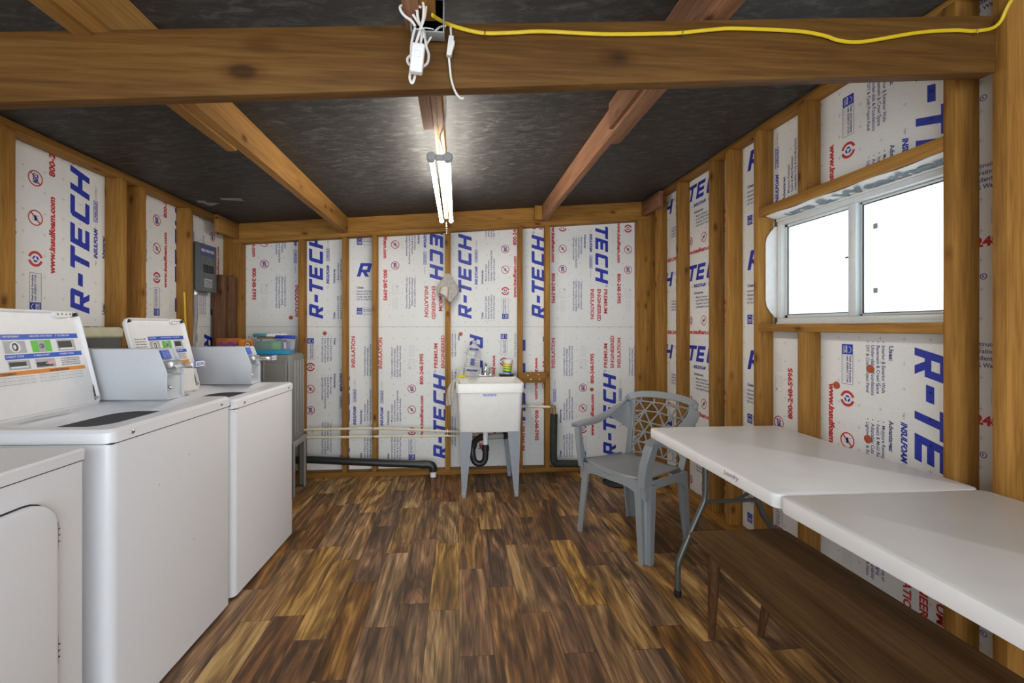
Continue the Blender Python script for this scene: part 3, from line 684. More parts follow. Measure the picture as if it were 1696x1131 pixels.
# ================================================================ CABLES ON THE BEAM
def tube_obj(name, pts, r_, mat, label, cat, k=6, flat=None, parent=None):
    pts = smooth_path(pts, k); return MB().tube(pts, r_, mat, n=8, flat=flat).build(name, label=label, cat=cat, parent=parent)
yc = [(716, 25), (728, 33), (745, 41), (775, 50), (805, 55), (850, 54), (900, 52), (1000, 56.5), (1100, 55.5), (1130, 54), (1180, 49), (1220, 47), (1320, 51.5), (1365, 59), (1385, 66), (1410, 69.5), (1440, 67.5), (1520, 54), (1580, 50), (1618, 51)]
pts = [ony(x, y, 1.2415) for x, y in yc]; pts[0] = ony(716, 25, 1.17); pts[1] = ony(728, 33, 1.2)
pts += [(1.638, 1.235, ony(1640, 41, 1.24)[2]), (1.643, 1.19, 2.235), (1.643, 1.02, 2.30)]
yo = tube_obj('yellow_cable', pts, .0047, M['yellow'], 'yellow electrical cable stapled along the front of the big beam', 'cable', flat=(1.15, .75))
for x, y in ((803, 55), (1131, 54), (1619, 51)):
    p = Vector(ony(x, y, 1.236))-yo.location
    MB().tube([p+Vector((0, .012, .008)), p+Vector((0, 0, .008)), p+Vector((0, -.001, 0)), p+Vector((0, 0, -.008)), p+Vector((0, .012, -.008))], .0011, M['steel'], n=6).build('cable_staple', parent=yo)
bx_ = MB(); c = ony(700, 25, 1.19)
for a in ((-.045, .045, .0, .006, -.06, .05), (-.045, -.041, -.035, .0, -.06, .05), (.041, .045, -.035, .0, -.06, .05), (-.045, .045, -.035, .0, -.062, -.058)):
    bx_.box(c[0]+a[0]+.012, c[0]+a[1]+.012, 1.235+a[2], 1.235+a[3], c[2]+a[4]+.025, c[2]+a[5]+.025, M['conduit'], .001)
bx_.build('junction_box', label='open metal electrical box on the beam above the light, behind the white cords', cat='electrical box')
def CP(x, y, Y=1.2): return ony(650+x/6.65, y/6.65, Y)
wc = MB()
for Lp, Y in (([(320, 80), (200, 50), (100, 60), (85, 100), (130, 170), (210, 230), (250, 290)], 1.17), ([(325, -20), (345, 100), (330, 250), (290, 380), (255, 490)], 1.165),
              ([(225, 160), (290, 260), (330, 320), (345, 420)], 1.18), ([(250, 300), (215, 450), (205, 600), (212, 720)], 1.19), ([(270, 60), (280, 200), (320, 330), (310, 490)], 1.175),
              ([(345, 330), (370, 500), (398, 600), (385, 690), (335, 735)], 1.19), ([(215, 595), (165, 645), (180, 705), (240, 735)], 1.19), ([(205, 740), (190, 860), (215, 915), (240, 870), (255, 790)], 1.17),
              ([(265, 60), (255, -20)], 1.17), ([(260, 120), (300, -10)], 1.175), ([(300, 330), (350, 200), (370, 60), (360, -20)], 1.18)):
    wc.tube(smooth_path([CP(x, y, Y) for x, y in Lp], 6), .0027, M['cord'], n=7, flat=(1.3, .9))
wo = wc.build('lamp_cable_bundle', label='tangled white lamp cord tied in a bundle hanging in front of the beam', cat='cord')
wt = MB().tube(smooth_path([CP(250, 318, 1.158), CP(300, 322, 1.156), CP(350, 308, 1.16), (CP(400, 312, 1.165)), CP(455, 322, 1.17)], 5), .0013, M['white_pl'], n=6)
for i, p in enumerate(wt.v): wt.v[i] = tuple(Vector(p)-wo.location)
wt.build('twist_tie', parent=wo)
sw = MB(); p = CP(275, 650, 1.15); sw.T = Matrix.Translation(Vector(p)-wo.location) @ Matrix.Rotation(math.radians(6), 4, 'Y')
sw.box(-.0165, .0165, -.011, .011, -.037, .037, M['lwhite'], .005, 3); sw.box(-.008, .008, -.013, -.010, .0, .016, M['white_pl'], .002)
sw.build('cord_switch', parent=wo, label='white square-ended inline switch')
wc = MB()
wc.tube(smooth_path([CP(340, 540, 1.225), CP(380, 480, 1.22), CP(450, 370, 1.225), CP(520, 300, 1.23), CP(590, 285, 1.232)], 6), .003, M['cord'], n=7)
wc.tube(smooth_path([CP(640, 300, 1.236), CP(645, 390, 1.232)], 3), .003, M['cord'], n=7)
wc.tube(smooth_path([CP(622, 640, 1.232), CP(632, 740, 1.236), CP(645, 860, 1.24), CP(675, 970, 1.242), CP(710, 1040, 1.243), CP(745, 1078, 1.245), CP(780, 1082, 1.249)], 5), .0032, M['cord'], n=7)
w2 = wc.build('lamp_cable', label='single white cord with a slim switch hanging beside the cord bundle', cat='cord')
sw = MB(); sw.T = Matrix.Translation(Vector(CP(636, 515, 1.23))-w2.location) @ Matrix.Rotation(math.radians(5), 4, 'Y')
sw.prism([(-.008, -.027), (.006, -.027), (.008, -.008), (.0115, .002), (.0115, .012), (.008, .016), (.008, .027), (-.006, .027)], -.008, .008, 1, M['cord'], .0015)
sw.build('cord_switch', parent=w2, label='slim grey-white inline rocker switch')
tube_obj('lamp_cable', [ony(737, 158, 1.32), ony(738, 190, 1.5), ony(734, 212, 1.7), ony(729, 228, 1.85), (-.06, 2.0, 2.025)], .003, M['cord'], 'thin white cord running from behind the beam to the tube light', 'cord')
sp_ = MB()
for poly in ([(1330, 375), (1560, 378), (1585, 408), (1345, 395)], [(1080, 402), (1170, 405), (1190, 425), (1325, 432), (1250, 462), (1200, 455), (1150, 430), (1095, 425)]):
    q = []
    for x, y in poly:
        d = ray(160+x/6.523, 270+y/6.523); tt = (2.235-H)/(d[2]-.0735*d[0]); q.append((d[0]*tt, d[1]*tt, H+d[2]*tt-.0015))
    sp_.add(q+[(a, b_, c_+.001) for a, b_, c_ in q], [tuple(range(len(q))), tuple(range(len(q), 2*len(q)))], M['paper'])
sp_.build('paper_scraps', label='pale torn paper scraps stuck to the dark ceiling near the left wall', cat='paper')

# ================================================================ BREAKER PANEL
bk = thing('breaker_panel', 'grey breaker panel with black switches on the left wall', 'breaker panel', (-1.88, 3.41, 1.51))
MB().box(-.035, .035, -.13, .13, 0, .34, M['panelgrey'], .003).build('box', parent=bk)
MB().box(.035, .043, -.135, .135, -.003, .343, M['panelgrey'], .003).build('cover', parent=bk)
b = MB().box(.043, .047, -.075, .10, .10, .23, M['panelgrey'], .002); b.box(.047, .0485, -.065, .09, .11, .22, M['panelgrey'], .001); b.build('door', parent=bk)
for k in range(4): MB().box(.0485, .060, -.055+.033*k, -.029+.033*k, .135, .19, M['black'], .003).build('breaker_switch', parent=bk)
b = MB().box(.0432, .0438, -.08, .10, .255, .335, M['ink'])
for k in range(3): b.box(.0438, .0442, -.07+.058*k, -.02+.058*k, .285, .305, M['lgrey'])
b.build('label_plate', parent=bk, label='dark blue printed label')
b = MB().box(.0432, .0438, -.03, .07, .03, .09, M['lgrey'])
for k in range(5): b.box(.0438, .0441, -.025, .065, .037+.01*k, .041+.01*k, M['ldark'])
b.build('warning_label', parent=bk, label='pale printed sticker')
cd = smooth_path([(-1.885, 3.345, 1.512), (-1.885, 3.345, 1.45), (-1.88, 3.34, 1.33), (-1.87, 3.30, 1.2), (-1.86, 3.27, 1.05), (-1.86, 3.26, .6), (-1.86, 3.26, .2)], 5)
cdo = MB().tube(cd, .019, M['conduit'], n=12); cdo.lathe([(0, -.03), (.026, -.03), (.026, -.012), (.022, -.01), (.022, 0), (0, 0)], (-1.885, 3.345, 1.51), M['steel'], n=14, cap=False)
cdo.build('flexible_conduit', label='grey flexible conduit dropping from the breaker panel', cat='conduit')
tube_obj('yellow_cable', [onx(305, 484, -1.822), onx(306, 500, -1.82), onx(307, 530, -1.82), onx(310, 575, -1.822), (-1.822, onx(310, 575, -1.822)[1]+.01, .5)], .006, M['yellow'], 'yellow cable running down the left wall stud beside the breaker panel', 'cable')
board(MB().box(-1.90, -1.815, 3.60, 3.66, .04, 1.655, WD, .003), 'dark_board', 'dark brown board standing upright in the left far corner, nearer one', 'board')
board(MB().box(-1.88, -1.79, 3.675, 3.765, .04, 1.65, WD, .003), 'dark_board', 'dark brown board standing upright in the left far corner, farther one', 'board')

# ================================================================ PIPES
tube_obj('cream_pipe', [ony(488, 712.5, 3.74), ony(620, 709.5, 3.745), (-.09, 3.75, .372), (.06, 3.75, .37), (.1, 3.75, .42), (.1, 3.75, .74)], .0105, M['cream'], 'upper of two cream water pipes low along the back wall', 'pipe')
tube_obj('cream_pipe', [ony(500, 725, 3.75), ony(620, 723, 3.75), (-.09, 3.75, .334), (.08, 3.75, .334), (.16, 3.75, .38), (.17, 3.75, .74)], .0095, M['cream'], 'lower of two cream water pipes low along the back wall', 'pipe')
for x, z in ((-.695, ony(620, 709.5, 3.745)[2]), (-.695, ony(620, 723, 3.75)[2]), (-.084, .372), (-.084, .334)):
    MB().tube([(x, 3.7765, z+.02), (x, 3.745, z+.014), (x, 3.733, z), (x, 3.745, z-.014), (x, 3.7765, z-.02)], .0028, M['steel'], n=6, flat=(1, 2.5)).build('pipe_clamp', label='small metal clamp fixing the %s stud pipes, %s one' % ('fourth' if x < -.5 else 'rag', 'upper' if z > .352 else 'lower'), cat='clamp', group='pipe clamps')
dr = MB(); e = [(-1.62, 3.735, .158), ony(513, 761, 3.735), ony(640, 767, 3.735), (-.285, 3.735, .104)]
dr.tube(e, .030, M['abs'], n=16); dr.tube([(-.31, 3.735, .104), (-.265, 3.735, .103)], .034, M['abs'], n=16)
dr.tube(smooth_path([(-.285, 3.735, .104), (-.235, 3.735, .10), (-.208, 3.735, .085), (-.203, 3.735, .045)], 5), .033, M['abs'], n=16)
dro = dr.build('drain_pipe', label='black plastic drain pipe running low along the back wall to an elbow', cat='pipe')
MB().cyl(Vector((-.203, 3.735, .001))-dro.location, Vector((-.203, 3.735, .047))-dro.location, .026, M['white_pl'], n=18).build('pipe_stub', parent=dro, label='white stub going into the floor')
pr = MB(); z_ = ony(890, 672.5, 3.745)[2]
pr.tube([(.46, 3.745, z_), (.80, 3.745, z_-.008)], .0105, M['cream'], n=12)
pro = pr.build('cream_pipe', label='short cream water pipe leaving the right side of the sink', cat='pipe')
MB().tube([Vector(p)-pro.location for p in smooth_path([(.785, 3.745, z_-.008), (.812, 3.745, z_-.01), (.82, 3.745, z_-.04), (.82, 3.745, z_-.075)], 4)], .015, M['brass'], n=12).build('brass_elbow', parent=pro, label='brass elbow fitting')
pi_ = smooth_path([(.82, 3.745, z_-.07), (.817, 3.745, .35), (.815, 3.745, .14), (.83, 3.745, .092), (.87, 3.745, .082), (1.1, 3.745, .078), (1.5, 3.745, .075)], 5)
MB().tube(pi_, .031, M['pipewrap'], n=12).build('insulated_pipe', label='black foam-wrapped pipe dropping beside a stud and turning right along the floor', cat='pipe')

# ================================================================ WASHING MACHINES AND DRYER
RZ = math.radians(-2.3)
def rect(mb, T, a0, a1, h0, h1, d, mat): mb.add([T(a0, h0, d), T(a1, h0, d), T(a1, h1, d), T(a0, h1, d)], [(0, 1, 2, 3)], mat)
def washer(loc, zt_, lid_y, label, price):
    w, dpt = .668, .655
    r = thing('washing_machine', label, 'washing machine', loc, RZ, None)
    b = MB(); zb = zt_-.047
    b.loft([ring(-dpt, 0, .004, w-.004, .028, .012), ring(-dpt, 0, .004, w-.004, .028, zb)], M['enamel'])
    b.box(-dpt+.03, -.03, .03, w-.03, 0, .02, M['seam'])
    b.build('cabinet', parent=r)
    d = MB(); ox0, ox1, oy0, oy1 = -.435, -.10, .075, w-.10
    R0 = ring(-dpt-.002, .004, 0, w, .03, zb+.003); R1 = ring(-dpt-.002, .004, 0, w, .03, zt_-.012); R2_ = ring(-dpt+.006, -.006, .008, w-.008, .026, zt_-.002)
    R3 = ring(-dpt+.03, -.045, .04, w-.04, .05, zt_); R4 = ring(ox0-.03, ox1+.02, oy0-.02, oy1+.02, .09, zt_-.006); R5 = ring(ox0, ox1, oy0, oy1, .10, zt_-.018); R6 = ring(ox0+.09, ox1-.02, oy0+.06, oy1-.05, .08, zt_-.055)
    d.loft([R0, R1, R2_, R3, R4, R5, R6], M['enamel'], cap0=False, cap1=False)
    d.build('top_deck', parent=r)
    t = MB(); cx, cy = (ox0+ox1)/2, (oy0+oy1)/2
    t.loft([ring(ox0+.088, ox1-.018, oy0+.058, oy1-.048, .08, zt_-.053), ring(ox0+.07, ox1-.02, oy0+.05, oy1-.04, .09, zt_-.09), ring(ox0+.04, ox1-.04, oy0+.05, oy1-.05, .1, zt_-.4)], M['drum'], cap0=False)
    t.lathe([(.09, -.4), (.05, -.3), (.035, -.12), (.02, -.1), (0, -.1)], (cx, cy, zt_), M['lgrey'], n=16, cap=False)
    t.build('wash_drum', parent=r)
    b = MB().box(-dpt+.01, .0008, .006, w-.006, zb-.0005, zb+.004, M['seam']); b.build('deck_seam', parent=r, label='dark seam under the top')
    for y in (.085, w-.085):
        s = MB(); s.lathe([(.0065, 0), (.0065, .002), (.004, .004), (0, .004)], (.004, y, zt_-.026), M['steel'], axis=0, n=12, cap=False)
        s.box(.0078, .0086, y-.004, y+.004, zt_-.0268, zt_-.0252, M['seam']); s.build('screw', parent=r, label='steel screw in the top edge')
    # coin box
    SX = -.055 if lid_y[0] > .05 else -.045
    yc0, yc1 = w-.112, w-.004; zz = zt_
    cbx = MB(); h = .214
    cbx.prism([(-.60, zz), (-.165, zz), (-.165, zz+.105), (-.205, zz+h), (-.60, zz+h)], yc0+.004, yc1, 1, M['enamel2'], .002)
    cbx.prism([(-.60, zz), (-.152, zz), (-.152, zz+.112), (-.192, zz+h+.001), (-.60, zz+h+.001)], yc0, yc0+.004, 1, M['enamel2'], .0008)
    cbx.prism([(-.30, zz), (-.152, zz), (-.152, zz+.112), (-.192, zz+h+.001), (-.30, zz+h+.001)], yc1, yc1+.003, 1, M['enamel2'], .0008)
    cbx.box(-.165, -.152, yc0, yc1+.003, zz+.105, zz+.110, M['enamel2'], .001); cbx.box(-.165, -.150, yc0, yc1+.003, zz, zz+.006, M['enamel2'], .001)
    co = cbx.build('coin_box', parent=r, label='grey painted coin box')
    k = MB(); k.lathe([(0, 0), (.013, 0), (.013, .004), (.009, .005), (.009, .002), (0, .002)], (-.165, yc0+.028, zz+.05), M['chrome'], axis=0, n=18, cap=False); k.build('key_lock', parent=co)
    sl_ = MB(); zz2 = zz+.145
    sl_.box(-.20, -.148, yc0+.02, yc1-.012, zz2-.016, zz2+.018, M['steel'], .003); sl_.box(-.15, -.055, yc0+.028, yc1-.02, zz2-.004, zz2+.006, M['steel'], .002)
    sl_.box(-.15, -.06, yc0+.024, yc0+.03, zz2-.012, zz2+.012, M['chrome'], .001)
    sl_.box(-.062, -.044, yc0+.022, yc1-.014, zz2-.014, zz2+.014, M['chrome'], .003)
    so_ = sl_.build('coin_slide', parent=co, label='chrome coin slide')
    pt = MB(); pt.box(-.044, -.042, yc0+.01, yc0+.075, zz2-.012, zz2+.02, M['lblue'], .001); pt.box(-.042, -.0415, yc0+.014, yc0+.071, zz2-.008, zz2+.016, M['lwhite'])
    if price: put_text(pt, price, (-.0412, yc0+.019, zz2-.002), (0, 1, 0), (0, 0, 1), .047, .013, M['ldark'], .03)
    pt.build('price_tag', parent=so_, label='small blue and white price tag')
    lb = MB(); lb.add([(-.2015, yc0+.02, zz+.207), (-.2015, yc1-.03, zz+.207), (-.185, yc1-.03, zz+.168), (-.185, yc0+.02, zz+.168)], [(0, 1, 2, 3)], M['lblue']); lb.T = Matrix.Translation((.003, 0, .002))
    lb.v = [(a+.003, b_, c_+.002) for a, b_, c_ in lb.v]
    for q in range(6): put_text(lb, 'INSERT COINS HERE', (-.1955+.0027*q+.0012, yc0+.024, zz+.202-.0063*q), (0, 1, 0), (-.38, 0, .92), .05, .0025, M['lwhite'])
    lb.build('coin_label', parent=co)
    co.location = (SX, 0, 0)
    # open lid
    y_0, y_1, hx = lid_y; hz = zt_-.008; Lh = .395; ta = math.radians(14); W_ = y_1-y_0
    nx, nz = math.cos(ta), math.sin(ta); hxn, hzn = -math.sin(ta), math.cos(ta)
    def T(a, h_, d_): return (hx+hxn*h_+nx*d_, y_0+a, hz+hzn*h_+nz*d_)
    l = MB(); tc_ = .02
    def rg(i, d_, rad): return [T(a, h_, d_) for a, h_ in rrect(i, W_-i, i, Lh-i, rad, 5)]
    l.loft([rg(.004, -tc_, .03), rg(0, -tc_+.005, .034), rg(0, -.003, .034), rg(.003, 0, .031), rg(.007, 0, .028), rg(.012, -.011, .024), rg(.02, -.012, .02)], M['enamel3'])
    lo_ = l.build('lid', parent=r, label='open lid standing up')
    for a in (.022, W_-.022):
        q = MB(); q.tube([T(a, Lh-.016, -.01), T(a, Lh-.016, .006)], .0075, M['black'], n=12); q.tube([T(a, Lh-.016, .006), T(a, Lh-.016, .009)], .0035, M['steel'], n=10)
        q.build('lid_bumper', parent=lo_, label='black rubber bumper in the lid corner')
    q = MB(); q.loft([[T(a, h_, d_) for a, h_ in ((W_-.115, Lh-.006), (W_-.04, Lh-.006), (W_-.04, Lh-.02), (W_-.055, Lh-.028), (W_-.1, Lh-.03), (W_-.115, Lh-.02))] for d_ in (-.012, .002)], M['enamel3'], smooth=False)
    for i in range(4): q.tube([T(W_-.103+.018*i, Lh-.017+.003*(i % 2), .0), T(W_-.103+.018*i, Lh-.017, .003)], .003, M['rust'], n=8)
    q.build('lid_latch', parent=lo_)
    q = MB(); q.loft([[T(a, h_, d_) for a, h_ in ((W_-.02, .018), (W_-.011, .022), (W_-.009, .07), (W_-.013, .085), (W_-.018, .06))] for d_ in (-.0115, -.0095)], M['rust'], smooth=False)
    q.tube([T(W_-.014, .028, -.01), T(W_-.014, .028, .001)], .006, M['steel'], n=10); q.build('lid_hinge', parent=lo_, label='rusty grimy hinge corner')
    for a in (.04, W_-.04): MB().tube([(hx-.004, y_0+a-.02, hz-.004), (hx-.004, y_0+a+.02, hz-.004)], .005, M['enamel3'], n=10).build('hinge_pin', parent=lo_)
    g = MB(); D = -.0108; E_ = .0004
    m0, m1 = .035, W_-.028; f0 = Lh*(1-.23)
    def hh(f): return Lh*(1-f)
    rect(g, T, m0, m1, hh(.70), hh(.225), D, M['lwhite'])
    wd = m1-m0; bars = ((.235, .285), (.42, .465))
    bl0 = m0 if not price else m0
    for fa, fb in bars: rect(g, T, bl0+.26*wd, m1, hh(fb), hh(fa), D+E_, M['lblue'])
    def txt(s, a, f, wdt, cap, mat, bold=.02): o_ = T(a, hh(f), D+2.5*E_); put_text(g, s, o_, (0, 1, 0), (hxn, 0, hzn), wdt, cap, mat, bold)
    cols = [bl0+.27*wd, bl0+.51*wd, bl0+.76*wd]
    for s, a in zip(('1 ADD DETERGENT', '2 ADD CLOTHES - DO NOT OVERLOAD', '3 CLOSE LID'), cols): txt(s, a, .262, .15*wd if len(s) < 20 else .22*wd, .006, M['lwhite'])
    for s, a in zip(('4 SELECT CYCLE', '5 PRESS START', '6 INSERT COINS'), cols): txt(s, a, .447, .15*wd, .006, M['lwhite'])
    for i, s in enumerate(('Read all', 'instructions', 'Lire toutes', 'les instructions', 'Do not wash', 'flammable items', 'Lea todas las', 'instrucciones')): txt(s, m0+.02*wd, .27+.032*i, .19*wd, .006, M['ldark'])
    # little pictures
    def pic(a0, a1, fa, fb, kind):
        rect(g, T, a0, a1, hh(fb), hh(fa), D+E_, M['lgrey'] if kind != 'g' else M['lgreen']); ca, cf = (a0+a1)/2, hh((fa+fb)/2); R_0 = min(a1-a0, hh(fa)-hh(fb))*.42
        def disc(rr, mat, k, da=0, sx=1): g.add([T(ca+da+rr*sx*math.cos(2*PI*i/20), cf+rr*math.sin(2*PI*i/20), D+E_*k) for i in range(20)], [tuple(range(20))], mat)
        if kind == 'd': disc(R_0, M['lwhite'], 2); disc(R_0*.8, M['ldark'], 3, 0, .7); disc(R_0*.45, M['lwhite'], 4, -.002, .6)
        if kind == 'c': disc(R_0, M['ldark'], 2); disc(R_0*.85, M['lwhite'], 3); disc(R_0*.55, M['lgreen'], 4); disc(R_0*.25, M['purple'], 5)
        if kind == 'g': rect(g, T, a0+(a1-a0)*.33, a1-(a1-a0)*.33, hh(fb)+.003, hh(fa)-.003, D+2*E_, M['lgrey']); disc(R_0*.5, M['purple'], 3); disc(R_0*.22, M['lgreen'], 4, -.004)
        if kind == 'p':
            rect(g, T, a0+.002, a1-.012, hh(fb)+.004, hh(fa)-.012, D+2*E_, M['ldark'])
            g.add([T(a0+(a1-a0)*x, hh(fb)+(hh(fa)-hh(fb))*y, D+3*E_) for x, y in ((.45, .42), (.62, .62), (.95, .85), (1.0, .45), (.7, .28), (.6, .38))], [tuple(range(6))], M['skin']); 
        if kind == 'l': rect(g, T, a0+.004, a1-.014, hh(fb)+.012, hh(fa)-.006, D+2*E_, M['ldark']); rect(g, T, a0+.008, a1-.01, hh(fb)+.006, hh(fb)+.012, D+3*E_, M['lwhite'])
    sz = .19*wd
    kinds = ('d', 'g', 'l') if price else ('d', 'c', 'c')
    for a, kd in zip(cols, kinds): pic(a, a+sz, .295, .41, kd)
    pic(cols[0], cols[0]+sz, .475, .56, 'l'); pic(cols[1], cols[1]+sz, .475, .56, 'p')
    for i, s in enumerate(('ATTENTION', 'IN CASE OF OVERFLOW', 'ATENCION', 'EN CASO DE DESBORDE')): txt(s, cols[2], .492+.021*i, .2*wd, .0045, M['ldark'])
    rect(g, T, m0, m1, hh(.61), hh(.572), D+E_, M['lorange'])
    txt('AVERTISSEMENT', m0+.12*wd, .602, .2*wd, .007, M['ldark'], .03); txt('ADVERTENCIA', m0+.62*wd, .602, .2*wd, .007, M['ldark'], .03)
    for i in range(5):
        for a in (m0+.01, m0+wd*.51): txt('risk of fire keep flammable materials away from the washer', a, .629+.0155*i, .45*wd, .0032, M['lgrey' if i % 2 else 'ldark'], 0)
    g.build('instruction_label', parent=lo_, label='printed instruction sticker with blue bars and an orange bar')
    st_ = MB(); st_.add([(hx+.03, y_0+.12, zt_-.004), (hx+.05, y_0+.12, zt_-.0045), (hx+.05, y_0+.3, zt_-.0045), (hx+.03, y_0+.3, zt_-.004)], [(0, 1, 2, 3)], M['lwhite'])
    put_text(st_, 'MODEL  SERIAL  VOLTS', (hx+.046, y_0+.13, zt_-.0035), (0, 1, 0), (-1, 0, 0), .13, .006, M['ldark']); 
    st_.v = [(a, b_, c_+.0035) for a, b_, c_ in st_.v]; st_.build('rating_label', parent=r)
    return r
w1 = washer((-1.045, 1.42, 0), .940, (.07, .535, -.455), 'nearer white top-load washing machine with its lid open, beside the dryer', '$2.00')
w2_ = washer((-1.0165, 2.106, 0), .918, (.045, .465, -.425), 'farther white top-load washing machine with its lid open, next to the grey storage cabinet', '$2.00')
sp = MB()
for y, z in ((.37, .76), (.21, .70), (.40, .42)): sp.lathe([(0, 0), (.0022, 0), (0, .0008)], (.0002, y, z), M['seam'], axis=0, n=8, cap=False)
sp.build('chip_mark', parent=w1)

dy = thing('dryer', 'white front-load dryer at the left edge of the photo, nearest the camera', 'dryer', (-1.088, .66, 0), RZ)
w, dpt, zt_ = .69, .655, .907
b = MB(); b.loft([ring(-dpt, 0, 0, w, .012, .012), ring(-dpt, 0, 0, w, .012, zt_-.036)], M['enamel']); b.box(-dpt+.03, -.03, .03, w-.03, 0, .02, M['seam']); b.build('cabinet', parent=dy)
b = MB(); b.loft([ring(-dpt, .004, -.002, w+.002, .012, zt_-.033), ring(-dpt, .006, -.002, w+.002, .012, zt_-.006), ring(-dpt+.004, .001, .003, w-.003, .01, zt_), ], M['enamel']); b.build('top_panel', parent=dy)
MB().box(-dpt+.01, .0005, .003, w-.003, zt_-.0365, zt_-.0325, M['seam']).build('top_seam', parent=dy)
b = MB()
def yzr(i, x, rad): return [(x, yy, zz) for yy, zz in rrect(.09+i, .592-i, .215+i, .806-i, rad, 6)]
b.loft([yzr(-.003, .0005, .083), yzr(-.002, .002, .082)], M['seam'], cap0=False)
b.build('door_seam', parent=dy, label='dark shadow gap round the door')
b = MB(); b.loft([yzr(.001, .0022, .08), yzr(.001, .014, .079), yzr(.003, .018, .077), yzr(.010, .020, .070)], M['enamel'], cap0=False)
b.build('door', parent=dy, label='rounded white door'); 
for z in (.70, .395):
    h_ = MB(); h_.box(.0, .006, .590, .604, z-.033, z+.033, M['steel'], .001); h_.tube([(.010, .593, z-.033), (.010, .593, z+.033)], .0045, M['steel'], n=10)
    for k in (-1, 0, 1): h_.box(.005, .0155, .588, .599, z+.0167*k-.0006, z+.0167*k+.0006, M['seam'])
    h_.build('door_hinge', parent=dy, label='steel hinge')

# storage behind the machines
sbn = thing('storage_bin', 'slim grey storage bin with pale yellow lid standing behind the nearer washing machine', 'bin', (-1.775, 2.24, 0))
MB().loft([ring(-.045, .045, -.18, .18, .02, 0), ring(-.048, .048, -.195, .195, .02, 1.192)], M['greybin2']).build('body', parent=sbn)
MB().loft([ring(-.05, .05, -.2, .2, .02, 1.193), ring(-.052, .052, -.203, .203, .02, 1.2), ring(-.052, .052, -.203, .203, .02, 1.238), ring(-.045, .045, -.19, .19, .02, 1.247)], M['paleyel']).build('lid', parent=sbn)

gc = thing('storage_cabinet', 'tall grey plastic storage cabinet on a metal stand in the left far corner', 'cabinet', (-1.50, 3.46, 0))
b = MB(); x0, x1, y0, y1 = -.30, .305, -.13, .13
b.loft([ring(x0+.01, x1-.01, y0+.01, y1-.01, .03, .402), ring(x0, x1, y0, y1, .04, .43), ring(x0, x1, y0, y1, .04, 1.02), ring(x0+.004, x1-.004, y0+.004, y1-.004, .04, 1.042), ring(x0+.02, x1-.02, y0+.02, y1-.02, .035, 1.05)], M['greybin']); b.build('body', parent=gc)
b = MB(); b.box(x0+.05, x1-.05, y0-.006, y0+.001, .47, .98, M['greybin'], .003)
for x in (.10, .255, .275): b.box(x, x+.006, y0-.010, y0+.001, .45, 1.0, M['greybin2'], .002)
b.build('front_panel', parent=gc)
b = MB()
for y in (-.085, -.03, .03, .085): b.box(x1-.002, x1+.005, y-.012, y+.012, .45, 1.0, M['greybin2'], .002)
b.build('side_rib', parent=gc, label='lighter grey ribs on the side')
b = MB(); b.box(x0, x1+.002, y0, y0+.03, .362, .40, M['steel'], .002); b.box(x0, x1+.002, y1, y1+.03, .362, .40, M['greybin2'], .002); b.box(x1-.025, x1+.003, y0, y1+.03, .362, .401, M['greybin2'], .002); b.box(x0, x0+.02, y0, y1+.03, .362, .40, M['greybin2'], .002); b.build('stand_frame', parent=gc)
for sx, sy in ((0, 0), (0, 1), (1, 0), (1, 1)):
    b = MB(); X = x1 if sx else x0; Y = y1+.03 if sy else y0; ex = -1 if sx else 1; ey = -1 if sy else 1
    b.box(min(X, X+ex*.004), max(X, X+ex*.004), min(Y, Y+ey*.05), max(Y, Y+ey*.05), 0, .40, M['greybin2']); b.box(min(X, X+ex*.05), max(X, X+ex*.05), min(Y, Y+ey*.004), max(Y, Y+ey*.004), 0, .40, M['greybin']); b.build('leg', parent=gc)
# boxes on the cabinet
ZC = 1.0502
t_ = thing('detergent_box', 'orange baking soda box with a round red emblem on the grey cabinet', 'box', (-1.538, 3.385, ZC), math.radians(4))
MB().box(-.05, .05, -.03, .03, 0, .108, M['orange'], .002).build('carton', parent=t_)
b = MB(); b.lathe([(0, 0), (.024, 0), (.024, .0006), (0, .0006)], (0.012, -.0305, .07), M['cap'], axis=1, n=22, cap=False); b.v = [(x, -.0302-abs(y+.0305), z) for x, y, z in b.v]
b.lathe([(0, 0), (.016, 0), (.016, .0006), (0, .0006)], (0.012, -.0315, .07), M['lwhite'], axis=1, n=20, cap=False); b.box(.002, .022, -.0325, -.0322, .066, .076, M['orange2'])
b.box(-.046, .046, -.0303, -.0301, .012, .05, M['yellowlid']); b.build('emblem', parent=t_, label='round red and white emblem')
t_ = thing('detergent_box', 'red-orange detergent box with a dark wavy stripe on the grey cabinet', 'box', (-1.672, 3.40, ZC), math.radians(2))
MB().box(-.075, .075, -.035, .035, 0, .115, M['orange2'], .002).build('carton', parent=t_)
b = MB(); n = 12; v1 = [(-.07+.14*i/n, -.0355, .06+.008*math.sin(i)) for i in range(n+1)]; b.add(v1+[(x, y, z+.022) for x, y, z in v1], [(i, i+1, n+2+i, n+1+i) for i in range(n)], M['purple']); b.build('printed_stripe', parent=t_, label='dark purple stripe')
t_ = thing('clear_tub', 'clear plastic tub with a blue base full of green packets on the grey cabinet', 'tub', (-1.348, 3.40, ZC), math.radians(6))
b = MB(); b.loft([ring(-.118, .118, -.065, .065, .015, .0), ring(-.122, .122, -.068, .068, .015, .03)], M['skyblue']); b.build('base', parent=t_, label='bright blue base')
b = MB(); b.loft([ring(-.1225, .1225, -.0685, .0685, .015, .0305), ring(-.13, .13, -.075, .075, .018, .105), ring(-.137, .137, -.082, .082, .02, .107), ring(-.137, .137, -.082, .082, .02, .113)], M['cleargrey'], cap1=False, cap0=False); b.build('bin_wall', parent=t_, label='see-through side')
